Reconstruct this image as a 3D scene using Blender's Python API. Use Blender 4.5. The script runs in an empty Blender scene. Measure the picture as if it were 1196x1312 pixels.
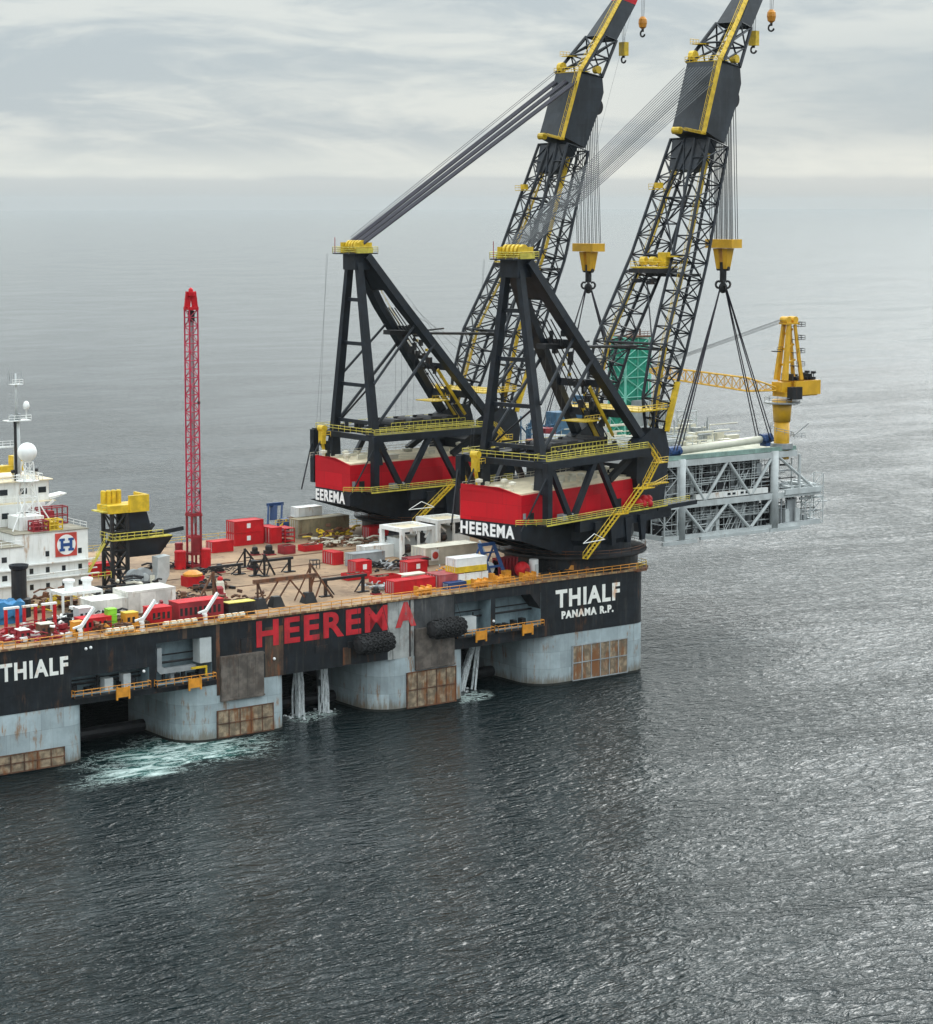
import bpy, math, random
from mathutils import Vector, Matrix
random.seed(7)
R=math.radians
sc=bpy.context.scene
# ------------------------------------------------------------------ camera, sky, sun, exposure
cam=bpy.data.cameras.new('camera'); camo=bpy.data.objects.new('camera',cam); sc.collection.objects.link(camo); sc.camera=camo
cam.sensor_fit='HORIZONTAL'; cam.sensor_width=36; cam.lens=36*2905/1196; cam.shift_y=-0.0758
cam.clip_start=5; cam.clip_end=60000
camo.location=(-297.2,-338.7,93.86); camo.rotation_euler=(R(84),0,-.642)
SUN_AZ,SUN_EL=R(62),R(31)      # azimuth from +Y towards +X
sun=bpy.data.lights.new('sun','SUN'); sun.energy=.9; sun.angle=R(24); sun.color=(1,.97,.92)
suno=bpy.data.objects.new('sun',sun); sc.collection.objects.link(suno)
sd=Vector((math.sin(SUN_AZ)*math.cos(SUN_EL),math.cos(SUN_AZ)*math.cos(SUN_EL),math.sin(SUN_EL)))
suno.rotation_euler=sd.to_track_quat('Z','Y').to_euler(); suno.location=(0,0,300)
w=bpy.data.worlds.new('World'); sc.world=w; w.use_nodes=True
nt=w.node_tree; nt.nodes.clear(); N=nt.nodes.new; L=nt.links.new
def mth(nt,op,a,b=None,c=None,clamp=False):
    n=nt.nodes.new('ShaderNodeMath'); n.operation=op; n.use_clamp=clamp
    for i,v in enumerate((a,b,c)):
        if v is None: continue
        if isinstance(v,(int,float)): n.inputs[i].default_value=v
        else: nt.links.new(v,n.inputs[i])
    return n.outputs[0]
def mixc(nt,f,a,b,bt='MIX'):
    n=nt.nodes.new('ShaderNodeMix'); n.data_type='RGBA'; n.blend_type=bt
    for s,v in ((n.inputs[0],f),(n.inputs[6],a),(n.inputs[7],b)):
        if isinstance(v,(int,float)): s.default_value=v
        elif isinstance(v,(tuple,list)): s.default_value=tuple(v)[:3]+(1,)
        else: nt.links.new(v,s)
    return n.outputs[2]
def noise(nt,vec,scale,detail=4,rough=.55,dist=0):
    n=nt.nodes.new('ShaderNodeTexNoise'); n.inputs['Scale'].default_value=scale; n.inputs['Detail'].default_value=detail
    n.inputs['Roughness'].default_value=rough; n.inputs['Distortion'].default_value=dist
    nt.links.new(vec,n.inputs['Vector']); return n.outputs['Fac']
def mapping(nt,vec,scale=(1,1,1),rot=(0,0,0),loc=(0,0,0)):
    n=nt.nodes.new('ShaderNodeMapping'); n.inputs['Scale'].default_value=scale; n.inputs['Rotation'].default_value=rot; n.inputs['Location'].default_value=loc
    nt.links.new(vec,n.inputs['Vector']); return n.outputs[0]
def smooth(nt,v,a,b,lo=0,hi=1):
    n=nt.nodes.new('ShaderNodeMapRange'); n.interpolation_type='SMOOTHSTEP'
    n.inputs[1].default_value=a; n.inputs[2].default_value=b; n.inputs[3].default_value=lo; n.inputs[4].default_value=hi
    nt.links.new(v,n.inputs[0]); return n.outputs[0]
sky=N('ShaderNodeTexSky'); sky.sky_type='NISHITA'; sky.sun_disc=False; sky.sun_elevation=SUN_EL; sky.sun_rotation=SUN_AZ; sky.altitude=90
bgs=N('ShaderNodeBackground'); L(sky.outputs[0],bgs.inputs[0]); bgs.inputs[1].default_value=.06
tc=N('ShaderNodeTexCoord'); sep=N('ShaderNodeSeparateXYZ'); L(tc.outputs['Generated'],sep.inputs[0])
dirv=tc.outputs['Generated']
n1=noise(nt,mapping(nt,dirv,(7,7,30),loc=(3.4,1.2,.3)),1.0,7,.58,.9)
n2=noise(nt,mapping(nt,dirv,(20,20,110),loc=(7.1,2.7,0)),1.0,6,.6,.6)
nn=mth(nt,'ADD',mth(nt,'MULTIPLY',n1,.68),mth(nt,'MULTIPLY',n2,.32))
cl=smooth(nt,nn,.40,.60)
# cloud deck: pale and blue-grey layers
col=mixc(nt,cl,(.395,.452,.487),(.58,.612,.60))
# darker bank on the right side of the view
right=Vector((math.sin(.642+.35),math.cos(.642+.35),0))
dp=N('ShaderNodeVectorMath'); dp.operation='DOT_PRODUCT'; L(dirv,dp.inputs[0]); dp.inputs[1].default_value=right
bank=mth(nt,'MULTIPLY',smooth(nt,dp.outputs['Value'],.945,.995),mth(nt,'MULTIPLY',smooth(nt,sep.outputs[2],.012,.035),smooth(nt,sep.outputs[2],.095,.055)))
col=mixc(nt,mth(nt,'MULTIPLY',bank,.6),col,(.33,.40,.45))
# bright band just above the haze bank and flat haze below it
bz=mth(nt,'ADD',sep.outputs[2],mth(nt,'MULTIPLY',mth(nt,'SUBTRACT',n2,.5),.004))
band=mth(nt,'MULTIPLY',smooth(nt,bz,.0095,.0118),smooth(nt,bz,.030,.013))
col=mixc(nt,mth(nt,'MULTIPLY',band,.6),col,(.645,.675,.64))
col=mixc(nt,smooth(nt,bz,.0135,.0085),col,mixc(nt,smooth(nt,sep.outputs[2],.0,.010),(.395,.435,.45),(.455,.50,.515)))
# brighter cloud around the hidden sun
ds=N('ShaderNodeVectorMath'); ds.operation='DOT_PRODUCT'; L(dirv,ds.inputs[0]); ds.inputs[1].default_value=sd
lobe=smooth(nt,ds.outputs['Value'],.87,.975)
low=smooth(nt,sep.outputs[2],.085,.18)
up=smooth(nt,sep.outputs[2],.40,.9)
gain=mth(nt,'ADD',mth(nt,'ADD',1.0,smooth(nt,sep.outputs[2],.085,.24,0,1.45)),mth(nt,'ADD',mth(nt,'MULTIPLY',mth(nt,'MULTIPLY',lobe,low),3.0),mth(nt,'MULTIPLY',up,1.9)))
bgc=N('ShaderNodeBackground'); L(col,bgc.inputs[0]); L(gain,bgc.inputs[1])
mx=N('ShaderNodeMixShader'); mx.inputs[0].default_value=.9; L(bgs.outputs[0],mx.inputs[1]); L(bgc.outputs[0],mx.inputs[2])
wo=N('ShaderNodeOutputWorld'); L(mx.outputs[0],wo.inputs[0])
sc.view_settings.view_transform='Standard'; sc.view_settings.look='None'; sc.view_settings.exposure=.35; sc.view_settings.gamma=1
sc.render.engine='CYCLES'; sc.cycles.max_bounces=6; sc.cycles.volume_bounces=1; sc.cycles.transparent_max_bounces=12
sc.render.resolution_x=933; sc.render.resolution_y=1024

# ------------------------------------------------------------------ materials
MATS={}
def mat(name,col,rough=.55,metal=0,var=.25,rust=0,streak=0,scale=.35,rustcol=(.16,.055,.02),dirt=(.05,.045,.04),bump=0,corr=0,seam=None,zstain=0,spec=.5):
    if name in MATS: return MATS[name]
    m=bpy.data.materials.new(name); m.use_nodes=True; t=m.node_tree; b=t.nodes['Principled BSDF']
    b.inputs['Roughness'].default_value=rough; b.inputs['Metallic'].default_value=metal; b.inputs['Specular IOR Level'].default_value=spec
    g=t.nodes.new('ShaderNodeNewGeometry').outputs['Position']
    n=noise(t,g,scale,6,.6)
    c=mixc(t,smooth(t,n,.35,.7),tuple(x*(1-var) for x in col),tuple(min(1,x*(1+var)) for x in col))
    sv=mapping(t,g,(1.1,1.1,.10))
    if streak:
        s=noise(t,sv,1.2,7,.7)
        c=mixc(t,mth(t,'MULTIPLY',smooth(t,s,.50,.72),streak),c,dirt)
    if rust:
        s=noise(t,mapping(t,g,(.8,.8,.13),loc=(9,4,2)),.9,8,.72); s2=noise(t,g,.22,4,.6)
        ss=mth(t,'ADD',mth(t,'MULTIPLY',s,.65),mth(t,'MULTIPLY',s2,.35))
        c=mixc(t,mth(t,'MULTIPLY',smooth(t,ss,.61-.3*rust,.70-.3*rust),min(1,.55+rust)),c,rustcol)
    if zstain:
        sp=t.nodes.new('ShaderNodeSeparateXYZ'); t.links.new(g,sp.inputs[0])
        zz=mth(t,'ADD',sp.outputs[2],mth(t,'MULTIPLY',mth(t,'SUBTRACT',noise(t,mapping(t,g,(1.5,1.5,.25)),1,6,.7),.5),-7))
        c=mixc(t,mth(t,'MULTIPLY',smooth(t,zz,zstain+1.2,zstain-1.2),.75),c,(.15,.115,.07))
    if seam:
        sp=t.nodes.new('ShaderNodeSeparateXYZ'); t.links.new(g,sp.inputs[0]); cb=t.nodes.new('ShaderNodeCombineXYZ')
        t.links.new(mth(t,'ADD',sp.outputs[0],sp.outputs[1]),cb.inputs[0]); t.links.new(sp.outputs[2],cb.inputs[1])
        bk=t.nodes.new('ShaderNodeTexBrick'); bk.offset=.5; bk.inputs['Scale'].default_value=1; bk.inputs['Brick Width'].default_value=seam[0]; bk.inputs['Row Height'].default_value=seam[1]; bk.inputs['Mortar Size'].default_value=.035; bk.inputs['Mortar Smooth'].default_value=.6
        bk.inputs['Color1'].default_value=(.80,.80,.80,1); bk.inputs['Color2'].default_value=(1.12,1.12,1.12,1); bk.inputs['Mortar'].default_value=(.62,.60,.58,1); t.links.new(cb.outputs[0],bk.inputs['Vector'])
        c=mixc(t,1.0,c,bk.outputs['Color'],'MULTIPLY')
    L_=t.links.new; L_(c,b.inputs['Base Color'])
    rr=noise(t,g,.9,4); L_(mth(t,'ADD',rough-.12,mth(t,'MULTIPLY',rr,.24),clamp=True),b.inputs['Roughness'])
    if corr:
        wv=t.nodes.new('ShaderNodeTexWave'); wv.inputs['Scale'].default_value=corr; wv.bands_direction='DIAGONAL'
        L_(mapping(t,g,(1,1,0)),wv.inputs['Vector']); bp=t.nodes.new('ShaderNodeBump'); bp.inputs['Strength'].default_value=.6; bp.inputs['Distance'].default_value=.06
        L_(wv.outputs['Fac'],bp.inputs['Height']); L_(bp.outputs[0],b.inputs['Normal'])
    elif bump:
        bp=t.nodes.new('ShaderNodeBump'); bp.inputs['Strength'].default_value=.5; bp.inputs['Distance'].default_value=bump
        L_(noise(t,g,.5,4,.5),bp.inputs['Height']); L_(bp.outputs[0],b.inputs['Normal'])
    MATS[name]=m; return m
M_hull=mat('hull_black_paint',(.009,.012,.016),.5,0,.4,rust=.24,streak=.60,dirt=(.048,.045,.040),bump=.10,seam=(5.2,2.6),rustcol=(.085,.038,.018),spec=.35)
M_hullworn=mat('worn_hull_paint',(.33,.34,.33),.65,0,.3,rust=.2,streak=.9,dirt=(.05,.048,.045))
M_col=mat('column_blue_grey',(.36,.43,.455),.5,0,.12,rust=.27,streak=.30,dirt=(.20,.19,.16),rustcol=(.26,.13,.045),bump=.10,seam=(4.2,3.3),zstain=1.3)
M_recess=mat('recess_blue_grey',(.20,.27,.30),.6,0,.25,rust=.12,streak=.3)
M_wood=mat('fender_timber',(.25,.19,.125),.8,0,.45,rust=.42,streak=.8,scale=.9,rustcol=(.19,.075,.025),dirt=(.06,.045,.035))
M_plate=mat('scraped_steel_plate',(.12,.10,.085),.6,0,.4,rust=.30,streak=.6,scale=.6,dirt=(.05,.045,.04),rustcol=(.08,.05,.035))
M_weed=mat('black_weed_line',(.012,.014,.011),.7)
M_deck=mat('tan_deck',(.275,.18,.105),.85,0,.28,rust=.34,scale=.09,rustcol=(.135,.08,.045))
M_dark=mat('dark_steel',(.014,.014,.016),.55,0,.4,rust=.20,scale=.6,spec=.35,rustcol=(.07,.035,.02))
M_navy=mat('navy_black_steel',(.0055,.009,.015),.45,0,.45,streak=.35,dirt=(.022,.024,.028),spec=.35,scale=.5)
M_plated=mat('slate_boom_plate',(.017,.022,.029),.45,0,.35,streak=.5,scale=.2,dirt=(.05,.055,.06),spec=.35,seam=(3.4,2.8))
M_red=mat('crimson_house',(.50,.003,.012),.45,0,.10,streak=.30,scale=.1,dirt=(.30,.012,.018),seam=(6,3),spec=.3)
M_cred=mat('container_red',(.52,.010,.016),.5,0,.18,rust=.10,streak=.3,dirt=(.28,.03,.03),corr=4,spec=.3)
M_dred=mat('dark_red',(.26,.012,.02),.5,0,.3,rust=.1)
M_cream=mat('cream_roof',(.66,.57,.40),.8,0,.14,rust=.08,scale=.3,rustcol=(.32,.22,.12))
M_white=mat('white_paint',(.76,.77,.75),.5,0,.08,rust=.20,streak=.40,dirt=(.36,.33,.27),rustcol=(.38,.22,.11))
M_whitec=mat('clean_white',(.78,.79,.78),.4,0,.05)
M_beige=mat('beige_paint',(.60,.57,.47),.6,0,.15,rust=.12,streak=.2)
M_grey=mat('grey_paint',(.30,.32,.33),.55,0,.2,rust=.08,streak=.2)
M_lgrey=mat('pale_grey_steel',(.47,.50,.50),.5,0,.12,rust=.05,streak=.25,dirt=(.25,.23,.2))
M_yel=mat('safety_yellow',(.60,.40,.014),.5,0,.2,rust=.08,scale=.8)
M_yel2=mat('lime_yellow_rail',(.52,.44,.06),.5,0,.25,rust=.05,scale=.8)
M_ora=mat('orange_yellow',(.62,.25,.02),.5,0,.2,rust=.08,scale=.6)
M_cranyel=mat('amber_crane_paint',(.64,.35,.012),.45,0,.12,rust=.10,rustcol=(.3,.12,.02))
M_blue=mat('deep_blue',(.008,.045,.15),.5,0,.2,rust=.04)
M_tarp=mat('blue_tarpaulin',(.02,.15,.32),.6,0,.3,bump=.3)
M_green=mat('sea_green_paint',(.05,.36,.25),.5,0,.2)
M_net=mat('green_netting',(.02,.27,.18),.9,0,.25,scale=1.5)
M_lime=mat('lime_crate',(.22,.55,.03),.5)
M_brown=mat('rusty_steel',(.105,.05,.027),.8,0,.5,rust=.4,scale=.9)
M_rope=mat('steel_wire',(.085,.09,.095),.5,.2,.2)
M_drope=mat('dark_wire',(.012,.010,.022),.5,0,.2)
M_rubber=mat('black_rubber',(.012,.012,.013),.8,0,.4,bump=.1)
M_win=mat('window_glass_dark',(.015,.02,.025),.15)
M_letw=mat('white_lettering',(.85,.84,.79),.55,0,.05,rust=.22,scale=.4,rustcol=(.60,.24,.05))
M_letc=mat('clean_lettering',(.88,.88,.87),.5,0,.03)
M_letr=mat('red_lettering',(.52,.012,.022),.6,0,.2,rust=.20,streak=.45,dirt=(.06,.03,.03),rustcol=(.09,.03,.035))
M_stripe=mat('pipe_ivory',(.62,.61,.50),.5,0,.08,streak=.1)
M_hred=mat('logo_red',(.50,.05,.035),.5)
M_shed=mat('grubby_white_paint',(.62,.61,.56),.6,0,.15,rust=.25,streak=.55,dirt=(.30,.27,.22),rustcol=(.3,.17,.08),seam=(3.2,5))
M_hblue=mat('logo_blue',(.012,.07,.26),.5)
# ------------------------------------------------------------------ mesh builder
class MB:
    def __init__(s,off=(0,0,0)): s.v=[];s.f=[];s.o=Vector(off);s.a=[]
    def add(s,vs,fs):
        b=len(s.v); s.a.append((b,len(s.f))); s.v+=[tuple(Vector(v)+s.o) for v in vs]; s.f+=[tuple(b+i for i in f) for f in fs]; return s
    def box(s,x0,x1,y0,y1,z0,z1):
        return s.add([(x,y,z) for z in (z0,z1) for x,y in ((x0,y0),(x1,y0),(x1,y1),(x0,y1))],[(3,2,1,0),(4,5,6,7),(0,1,5,4),(1,2,6,5),(2,3,7,6),(3,0,4,7)])
    def obox(s,c,dims,rz=0,rx=0):
        m=Matrix.Rotation(rz,3,'Z')@Matrix.Rotation(rx,3,'X'); c=Vector(c); a,b,d=[x/2 for x in dims]
        return s.add([c+m@Vector((x,y,z)) for z in (-d,d) for x,y in ((-a,-b),(a,-b),(a,b),(-a,b))],[(3,2,1,0),(4,5,6,7),(0,1,5,4),(1,2,6,5),(2,3,7,6),(3,0,4,7)])
    def beam(s,p,q,w,h=None,w2=None,h2=None,up=(0,0,1)):
        h=h or w; w2=w2 or w; h2=h2 or h
        p=Vector(p);q=Vector(q);d=(q-p).normalized(); up=Vector(up)
        if abs(d.dot(up))>.99: up=Vector((1,0,0))
        a=d.cross(up).normalized(); b=a.cross(d)
        vs=[]
        for c,ww,hh in ((p,w,h),(q,w2,h2)): vs+=[c-a*ww/2-b*hh/2,c+a*ww/2-b*hh/2,c+a*ww/2+b*hh/2,c-a*ww/2+b*hh/2]
        return s.add(vs,[(3,2,1,0),(4,5,6,7),(0,1,5,4),(1,2,6,5),(2,3,7,6),(3,0,4,7)])
    def tube(s,p,q,r,n=6,r2=None,cap=True):
        r2=r if r2 is None else r2
        p=Vector(p);q=Vector(q)
        if (q-p).length<1e-6: return s
        d=(q-p).normalized(); up=Vector((0,0,1)) if abs(d.z)<.9 else Vector((1,0,0)); a=d.cross(up).normalized(); b=a.cross(d)
        vs=[c+(a*math.cos(2*math.pi*i/n)+b*math.sin(2*math.pi*i/n))*rr for c,rr in ((p,r),(q,r2)) for i in range(n)]
        fs=[(i,(i+1)%n,n+(i+1)%n,n+i) for i in range(n)]
        if cap: fs+=[tuple(range(n-1,-1,-1)),tuple(range(n,2*n))]
        return s.add(vs,fs)
    def path(s,pts,r,n=6):
        for a,b in zip(pts[:-1],pts[1:]): s.tube(a,b,r,n)
        return s
    def prism(s,poly,z0,z1):
        n=len(poly); a=sum(poly[i][0]*poly[(i+1)%n][1]-poly[(i+1)%n][0]*poly[i][1] for i in range(n))
        if a<0: poly=poly[::-1]
        vs=[(x,y,z0) for x,y in poly]+[(x,y,z1) for x,y in poly]
        return s.add(vs,[tuple(range(n-1,-1,-1)),tuple(range(n,2*n))]+[(i,(i+1)%n,n+(i+1)%n,n+i) for i in range(n)])
    def slabuz(s,poly,v0,v1):   # polygon in (x,z), extruded along y
        n=len(poly); a=sum(poly[i][0]*poly[(i+1)%n][1]-poly[(i+1)%n][0]*poly[i][1] for i in range(n))
        if a<0: poly=poly[::-1]
        vs=[(x,v0,z) for x,z in poly]+[(x,v1,z) for x,z in poly]
        return s.add(vs,[tuple(range(n)),tuple(range(2*n-1,n-1,-1))]+[(i,n+i,n+(i+1)%n,(i+1)%n) for i in range(n)])
    def lathe(s,c,prof,n=16):
        c=Vector(c); vs=[]; 
        for r,z in prof: vs+=[c+Vector((r*math.cos(2*math.pi*i/n),r*math.sin(2*math.pi*i/n),z)) for i in range(n)]
        fs=[(k*n+i,k*n+(i+1)%n,(k+1)*n+(i+1)%n,(k+1)*n+i) for k in range(len(prof)-1) for i in range(n)]
        fs+=[tuple(range(n-1,-1,-1)),tuple(range((len(prof)-1)*n,len(prof)*n))]
        return s.add(vs,fs)
    def ball(s,c,r,n=12,m=8,sz=1):
        return s.lathe(c,[(max(.001,r*math.sin(math.pi*k/m)),-r*sz*math.cos(math.pi*k/m)) for k in range(m+1)],n)
    def rail(s,pts,h=1.1,r=.05,step=2.0,rails=(1,.5),post=True):
        for a,b in zip(pts[:-1],pts[1:]):
            a=Vector(a);b=Vector(b)
            for k in rails: s.tube(a+Vector((0,0,h*k)),b+Vector((0,0,h*k)),r,4)
            n=max(1,int((b-a).length/step))
            for i in range(n+1): s.tube(a.lerp(b,i/n),a.lerp(b,i/n)+Vector((0,0,h)),r,4)
        return s
    def each(s,name,m,parent=None,k=1):     # every k shapes become one object
        st=s.a[::k]+[(len(s.v),len(s.f))]; out=[]
        for (v0,f0),(v1,f1) in zip(st[:-1],st[1:]):
            me=bpy.data.meshes.new(name); me.from_pydata(s.v[v0:v1],[],[tuple(i-v0 for i in f) for f in s.f[f0:f1]]); me.update()
            o=bpy.data.objects.new(name,me); sc.collection.objects.link(o); me.materials.append(m)
            if parent: o.parent=parent
            out.append(o)
        return out
    def build(s,name,m,parent=None):
        me=bpy.data.meshes.new(name); me.from_pydata(s.v,[],s.f); me.update()
        o=bpy.data.objects.new(name,me); sc.collection.objects.link(o); me.materials.append(m)
        if parent: o.parent=parent
        return o
def smoothf(o):
    for p in o.data.polygons: p.use_smooth=True
    return o
def tag(o,label,cat=None,group=None,kind=None):
    if label: o['label']=label
    if cat: o['category']=cat
    if group: o['group']=group
    if kind: o['kind']=kind
    return o
def thing(name,label,cat,loc=(0,0,0),rz=0,group=None):
    o=bpy.data.objects.new(name,None); sc.collection.objects.link(o); o.location=loc; o.rotation_euler=(0,0,rz); o.empty_display_size=.5
    return tag(o,label,cat,group)
def text(name,s,wid,hei,m,parent,mtx,bold=.03,depth=.06):
    cu=bpy.data.curves.new(name,'FONT'); cu.body=s; cu.size=1; cu.offset=bold; cu.extrude=depth; cu.space_character=1.06+bold*3
    tmp=bpy.data.objects.new(name,cu); sc.collection.objects.link(tmp); bpy.context.view_layer.update()
    me=bpy.data.meshes.new_from_object(tmp.evaluated_get(bpy.context.evaluated_depsgraph_get())); bpy.data.objects.remove(tmp)
    xs=[v.co.x for v in me.vertices]; ys=[v.co.y for v in me.vertices]; x0,x1,y0,y1=min(xs),max(xs),min(ys),max(ys)
    for v in me.vertices: v.co=mtx@Vector(((v.co.x-x0)/(x1-x0)*wid,(v.co.y-y0)/(y1-y0)*hei,v.co.z))
    me.name=name; o=bpy.data.objects.new(name,me); sc.collection.objects.link(o); me.materials.clear(); me.materials.append(m)
    if parent: o.parent=parent
    return o
def face_negy(x,y,z): return Matrix.Translation((x,y,z))@Matrix.Rotation(R(90),4,'X')
def lattice(mb,A,B,n,r,rb,diag=True,faces=(0,1,2,3),zig=True):
    """A,B: 4 corner points at each end; n panels"""
    A=[Vector(a) for a in A];B=[Vector(b) for b in B]
    for a,b in zip(A,B): mb.tube(a,b,r,6)
    for k in range(n+1):
        P=[a.lerp(b,k/n) for a,b in zip(A,B)]
        if k<n: Q=[a.lerp(b,(k+1)/n) for a,b in zip(A,B)]
        for f in faces:
            i,j=f,(f+1)%4
            mb.tube(P[i],P[j],rb,4,cap=False)
            if k<n and diag:
                if (k+f)%2: mb.tube(P[i],Q[j],rb,4,cap=False)
                else: mb.tube(P[j],Q[i],rb,4,cap=False)
    return mb
# ------------------------------------------------------------------ sea
sea_m=bpy.data.materials.new('sea_water'); sea_m.use_nodes=True; t=sea_m.node_tree; b=t.nodes['Principled BSDF']
pos=t.nodes.new('ShaderNodeNewGeometry').outputs['Position']
sepp=t.nodes.new('ShaderNodeSeparateXYZ'); t.links.new(pos,sepp.inputs[0])
b.inputs['IOR'].default_value=1.34; b.inputs['Specular IOR Level'].default_value=.38; b.inputs['Roughness'].default_value=.10
WR=.642
wv1=noise(t,mapping(t,pos,(.030,.075,1),(0,0,WR)),1,3,.5,.4)
wv2=noise(t,mapping(t,pos,(.13,.34,1),(0,0,WR+.12)),1,4,.6,.5)
wv3=noise(t,mapping(t,pos,(.42,.95,1),(0,0,WR-.25)),1,4,.6,.4)
wv4=noise(t,mapping(t,pos,(1.6,3.0,1),(0,0,WR+.3)),1,3,.6,.2)
nr=t.nodes.new('ShaderNodeVectorMath'); nr.operation='DISTANCE'; t.links.new(pos,nr.inputs[0]); nr.inputs[1].default_value=(-150,-250,0)
near_amp=smooth(t,nr.outputs['Value'],250,1500,.72,.22)
def ridge(v): return mth(t,'POWER',mth(t,'SUBTRACT',1,mth(t,'MULTIPLY',mth(t,'ABSOLUTE',mth(t,'SUBTRACT',v,.5)),2),clamp=True),6)
rg1=ridge(noise(t,mapping(t,pos,(.16,.42,1),(0,0,WR+.2),(5,3,0)),1,3,.5,.6))
rg2=ridge(noise(t,mapping(t,pos,(.42,.95,1),(0,0,WR-.1),(2,8,0)),1,3,.55,.5))
gust=smooth(t,noise(t,mapping(t,pos,(.009,.020,1),(0,0,WR)),1,5,.62,1.0),.35,.66,.5,1.3)
def add(*q):
    o=q[0]
    for x in q[1:]: o=mth(t,'ADD',o,x)
    return o
h=mth(t,'MULTIPLY',near_amp,add(mth(t,'MULTIPLY',wv1,1.5),mth(t,'MULTIPLY',gust,add(mth(t,'MULTIPLY',wv2,.75),mth(t,'MULTIPLY',wv3,.26),mth(t,'MULTIPLY',wv4,.07),mth(t,'MULTIPLY',rg1,.62),mth(t,'MULTIPLY',rg2,.22)))))
bp=t.nodes.new('ShaderNodeBump'); bp.inputs['Strength'].default_value=1; bp.inputs['Distance'].default_value=1.0
t.links.new(h,bp.inputs['Height']); t.links.new(bp.outputs[0],b.inputs['Normal'])
# foam / churned water patch beside the hull
def ell(cx,cy,ax,ay,rot):
    m=mapping(t,pos,(1,1,0),(0,0,0),(-cx,-cy,0)); m2=mapping(t,m,(1,1,0),(0,0,-rot)); m3=mapping(t,m2,(1/ax,1/ay,0))
    l=t.nodes.new('ShaderNodeVectorMath'); l.operation='LENGTH'; t.links.new(m3,l.inputs[0]); return l.outputs['Value']
fn=noise(t,mapping(t,pos,(.22,.36,1),(0,0,WR)),1,8,.68,1.4); fn2=noise(t,mapping(t,pos,(.07,.13,1),(0,0,WR)),1,5,.6,1)
e1=mth(t,'MINIMUM',ell(-108,-3,17,11,.35),ell(-119,-11,12,5,.2))
edge=mth(t,'ADD',e1,mth(t,'MULTIPLY',mth(t,'SUBTRACT',fn2,.5),1.6))
turq=smooth(t,edge,1.05,.35)
rid=mth(t,'ABSOLUTE',mth(t,'SUBTRACT',fn,.5))
fn3=noise(t,mapping(t,pos,(.11,.30,1),(0,0,WR+.15),(4,9,0)),1,9,.74,2.2)
core=smooth(t,edge,1.15,.2)
foam=mth(t,'MULTIPLY',smooth(t,mth(t,'ADD',fn3,mth(t,'MULTIPLY',core,.10)),.53,.68),smooth(t,edge,1.3,.6))
foam=mth(t,'MAXIMUM',foam,mth(t,'MULTIPLY',mth(t,'MULTIPLY',smooth(t,rid,.030,.004),.6),smooth(t,edge,1.5,.8)))
e2=mth(t,'ADD',ell(-42,1,7,3.5,.5),mth(t,'MULTIPLY',mth(t,'SUBTRACT',fn2,.5),1.5))
foam=mth(t,'MAXIMUM',foam,mth(t,'MULTIPLY',smooth(t,rid,.05,.01),smooth(t,e2,1.1,.5)))
e3=mth(t,'ADD',ell(-74,6,7,4,.2),mth(t,'MULTIPLY',mth(t,'SUBTRACT',fn2,.5),1.5))
foam=mth(t,'MAXIMUM',foam,mth(t,'MULTIPLY',smooth(t,rid,.045,.01),smooth(t,e3,1.1,.5)))
# scattered small whitecaps along the dark water
wc=mth(t,'MULTIPLY',smooth(t,noise(t,mapping(t,pos,(.20,.55,1),(0,0,WR)),1,6,.7,.8),.715,.76),smooth(t,noise(t,mapping(t,pos,(.012,.02,1)),1,3),.5,.62))
foam=mth(t,'MAXIMUM',foam,mth(t,'MULTIPLY',wc,.6))
c0=mixc(t,fn2,(.0006,.0048,.0062),(.0010,.0085,.0100))
c1=mixc(t,mth(t,'MULTIPLY',turq,.9),c0,(.022,.13,.115))
c2=mixc(t,foam,c1,(.55,.66,.63))
t.links.new(c2,b.inputs['Base Color']); t.links.new(mth(t,'ADD',.09,mth(t,'MULTIPLY',foam,.6)),b.inputs['Roughness'])
sea=MB(); sea.add([(-9000,-9000,0),(26000,-9000,0),(26000,26000,0),(-9000,26000,0)],[(0,1,2,3)])
tag(sea.build('sea',sea_m),None,kind='structure')
# ------------------------------------------------------------------ vessel
H=21.0
V=thing('crane_vessel','black and blue-grey semi-submersible crane vessel standing in the sea on broad columns','vessel',(0,0,0))
def rrect(x0,x1,y0,y1,rs,n=7):
    pts=[]
    for (cx,cy,a0,r) in ((x0,y0,180,rs[0]),(x1,y0,270,rs[1]),(x1,y1,0,rs[2]),(x0,y1,90,rs[3])):
        sx=1 if cx==x0 else -1; sy=1 if cy==y0 else -1
        for i in range(n+1):
            a=R(a0+90*i/n); pts.append((cx+sx*r+r*math.cos(a),cy+sy*r+r*math.sin(a)))
    return pts
XL,XR=-190,0
holes=[(-126.6,-111.9,11.5,14.8),(-110.5,-99.5,11.3,18.7),(-46.7,-38.2,12.5,18.8),(-37.1,-26.0,12.5,18.8),(-93,-91.3,15.5,17.5)]
xs=sorted({XL,-2,*[h[0] for h in holes],*[h[1] for h in holes]}); zs=sorted({10.0,H,*[h[2] for h in holes],*[h[3] for h in holes]})
hu=MB(); inn=MB(); YD=4.0
for i in range(len(xs)-1):
    for j in range(len(zs)-1):
        cx=(xs[i]+xs[i+1])/2; cz=(zs[j]+zs[j+1])/2
        if not any(a<cx<b_ and c<cz<d for a,b_,c,d in holes):
            hu.add([(xs[i],0,zs[j]),(xs[i+1],0,zs[j]),(xs[i+1],0,zs[j+1]),(xs[i],0,zs[j+1])],[(0,1,2,3)])
for a,b_,c,d in holes:
    inn.add([(a,0,c),(b_,0,c),(b_,0,d),(a,0,d),(a,YD,c),(b_,YD,c),(b_,YD,d),(a,YD,d)],[(4,5,6,7),(0,4,7,3),(1,2,6,5),(0,1,5,4),(3,7,6,2)])
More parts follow.
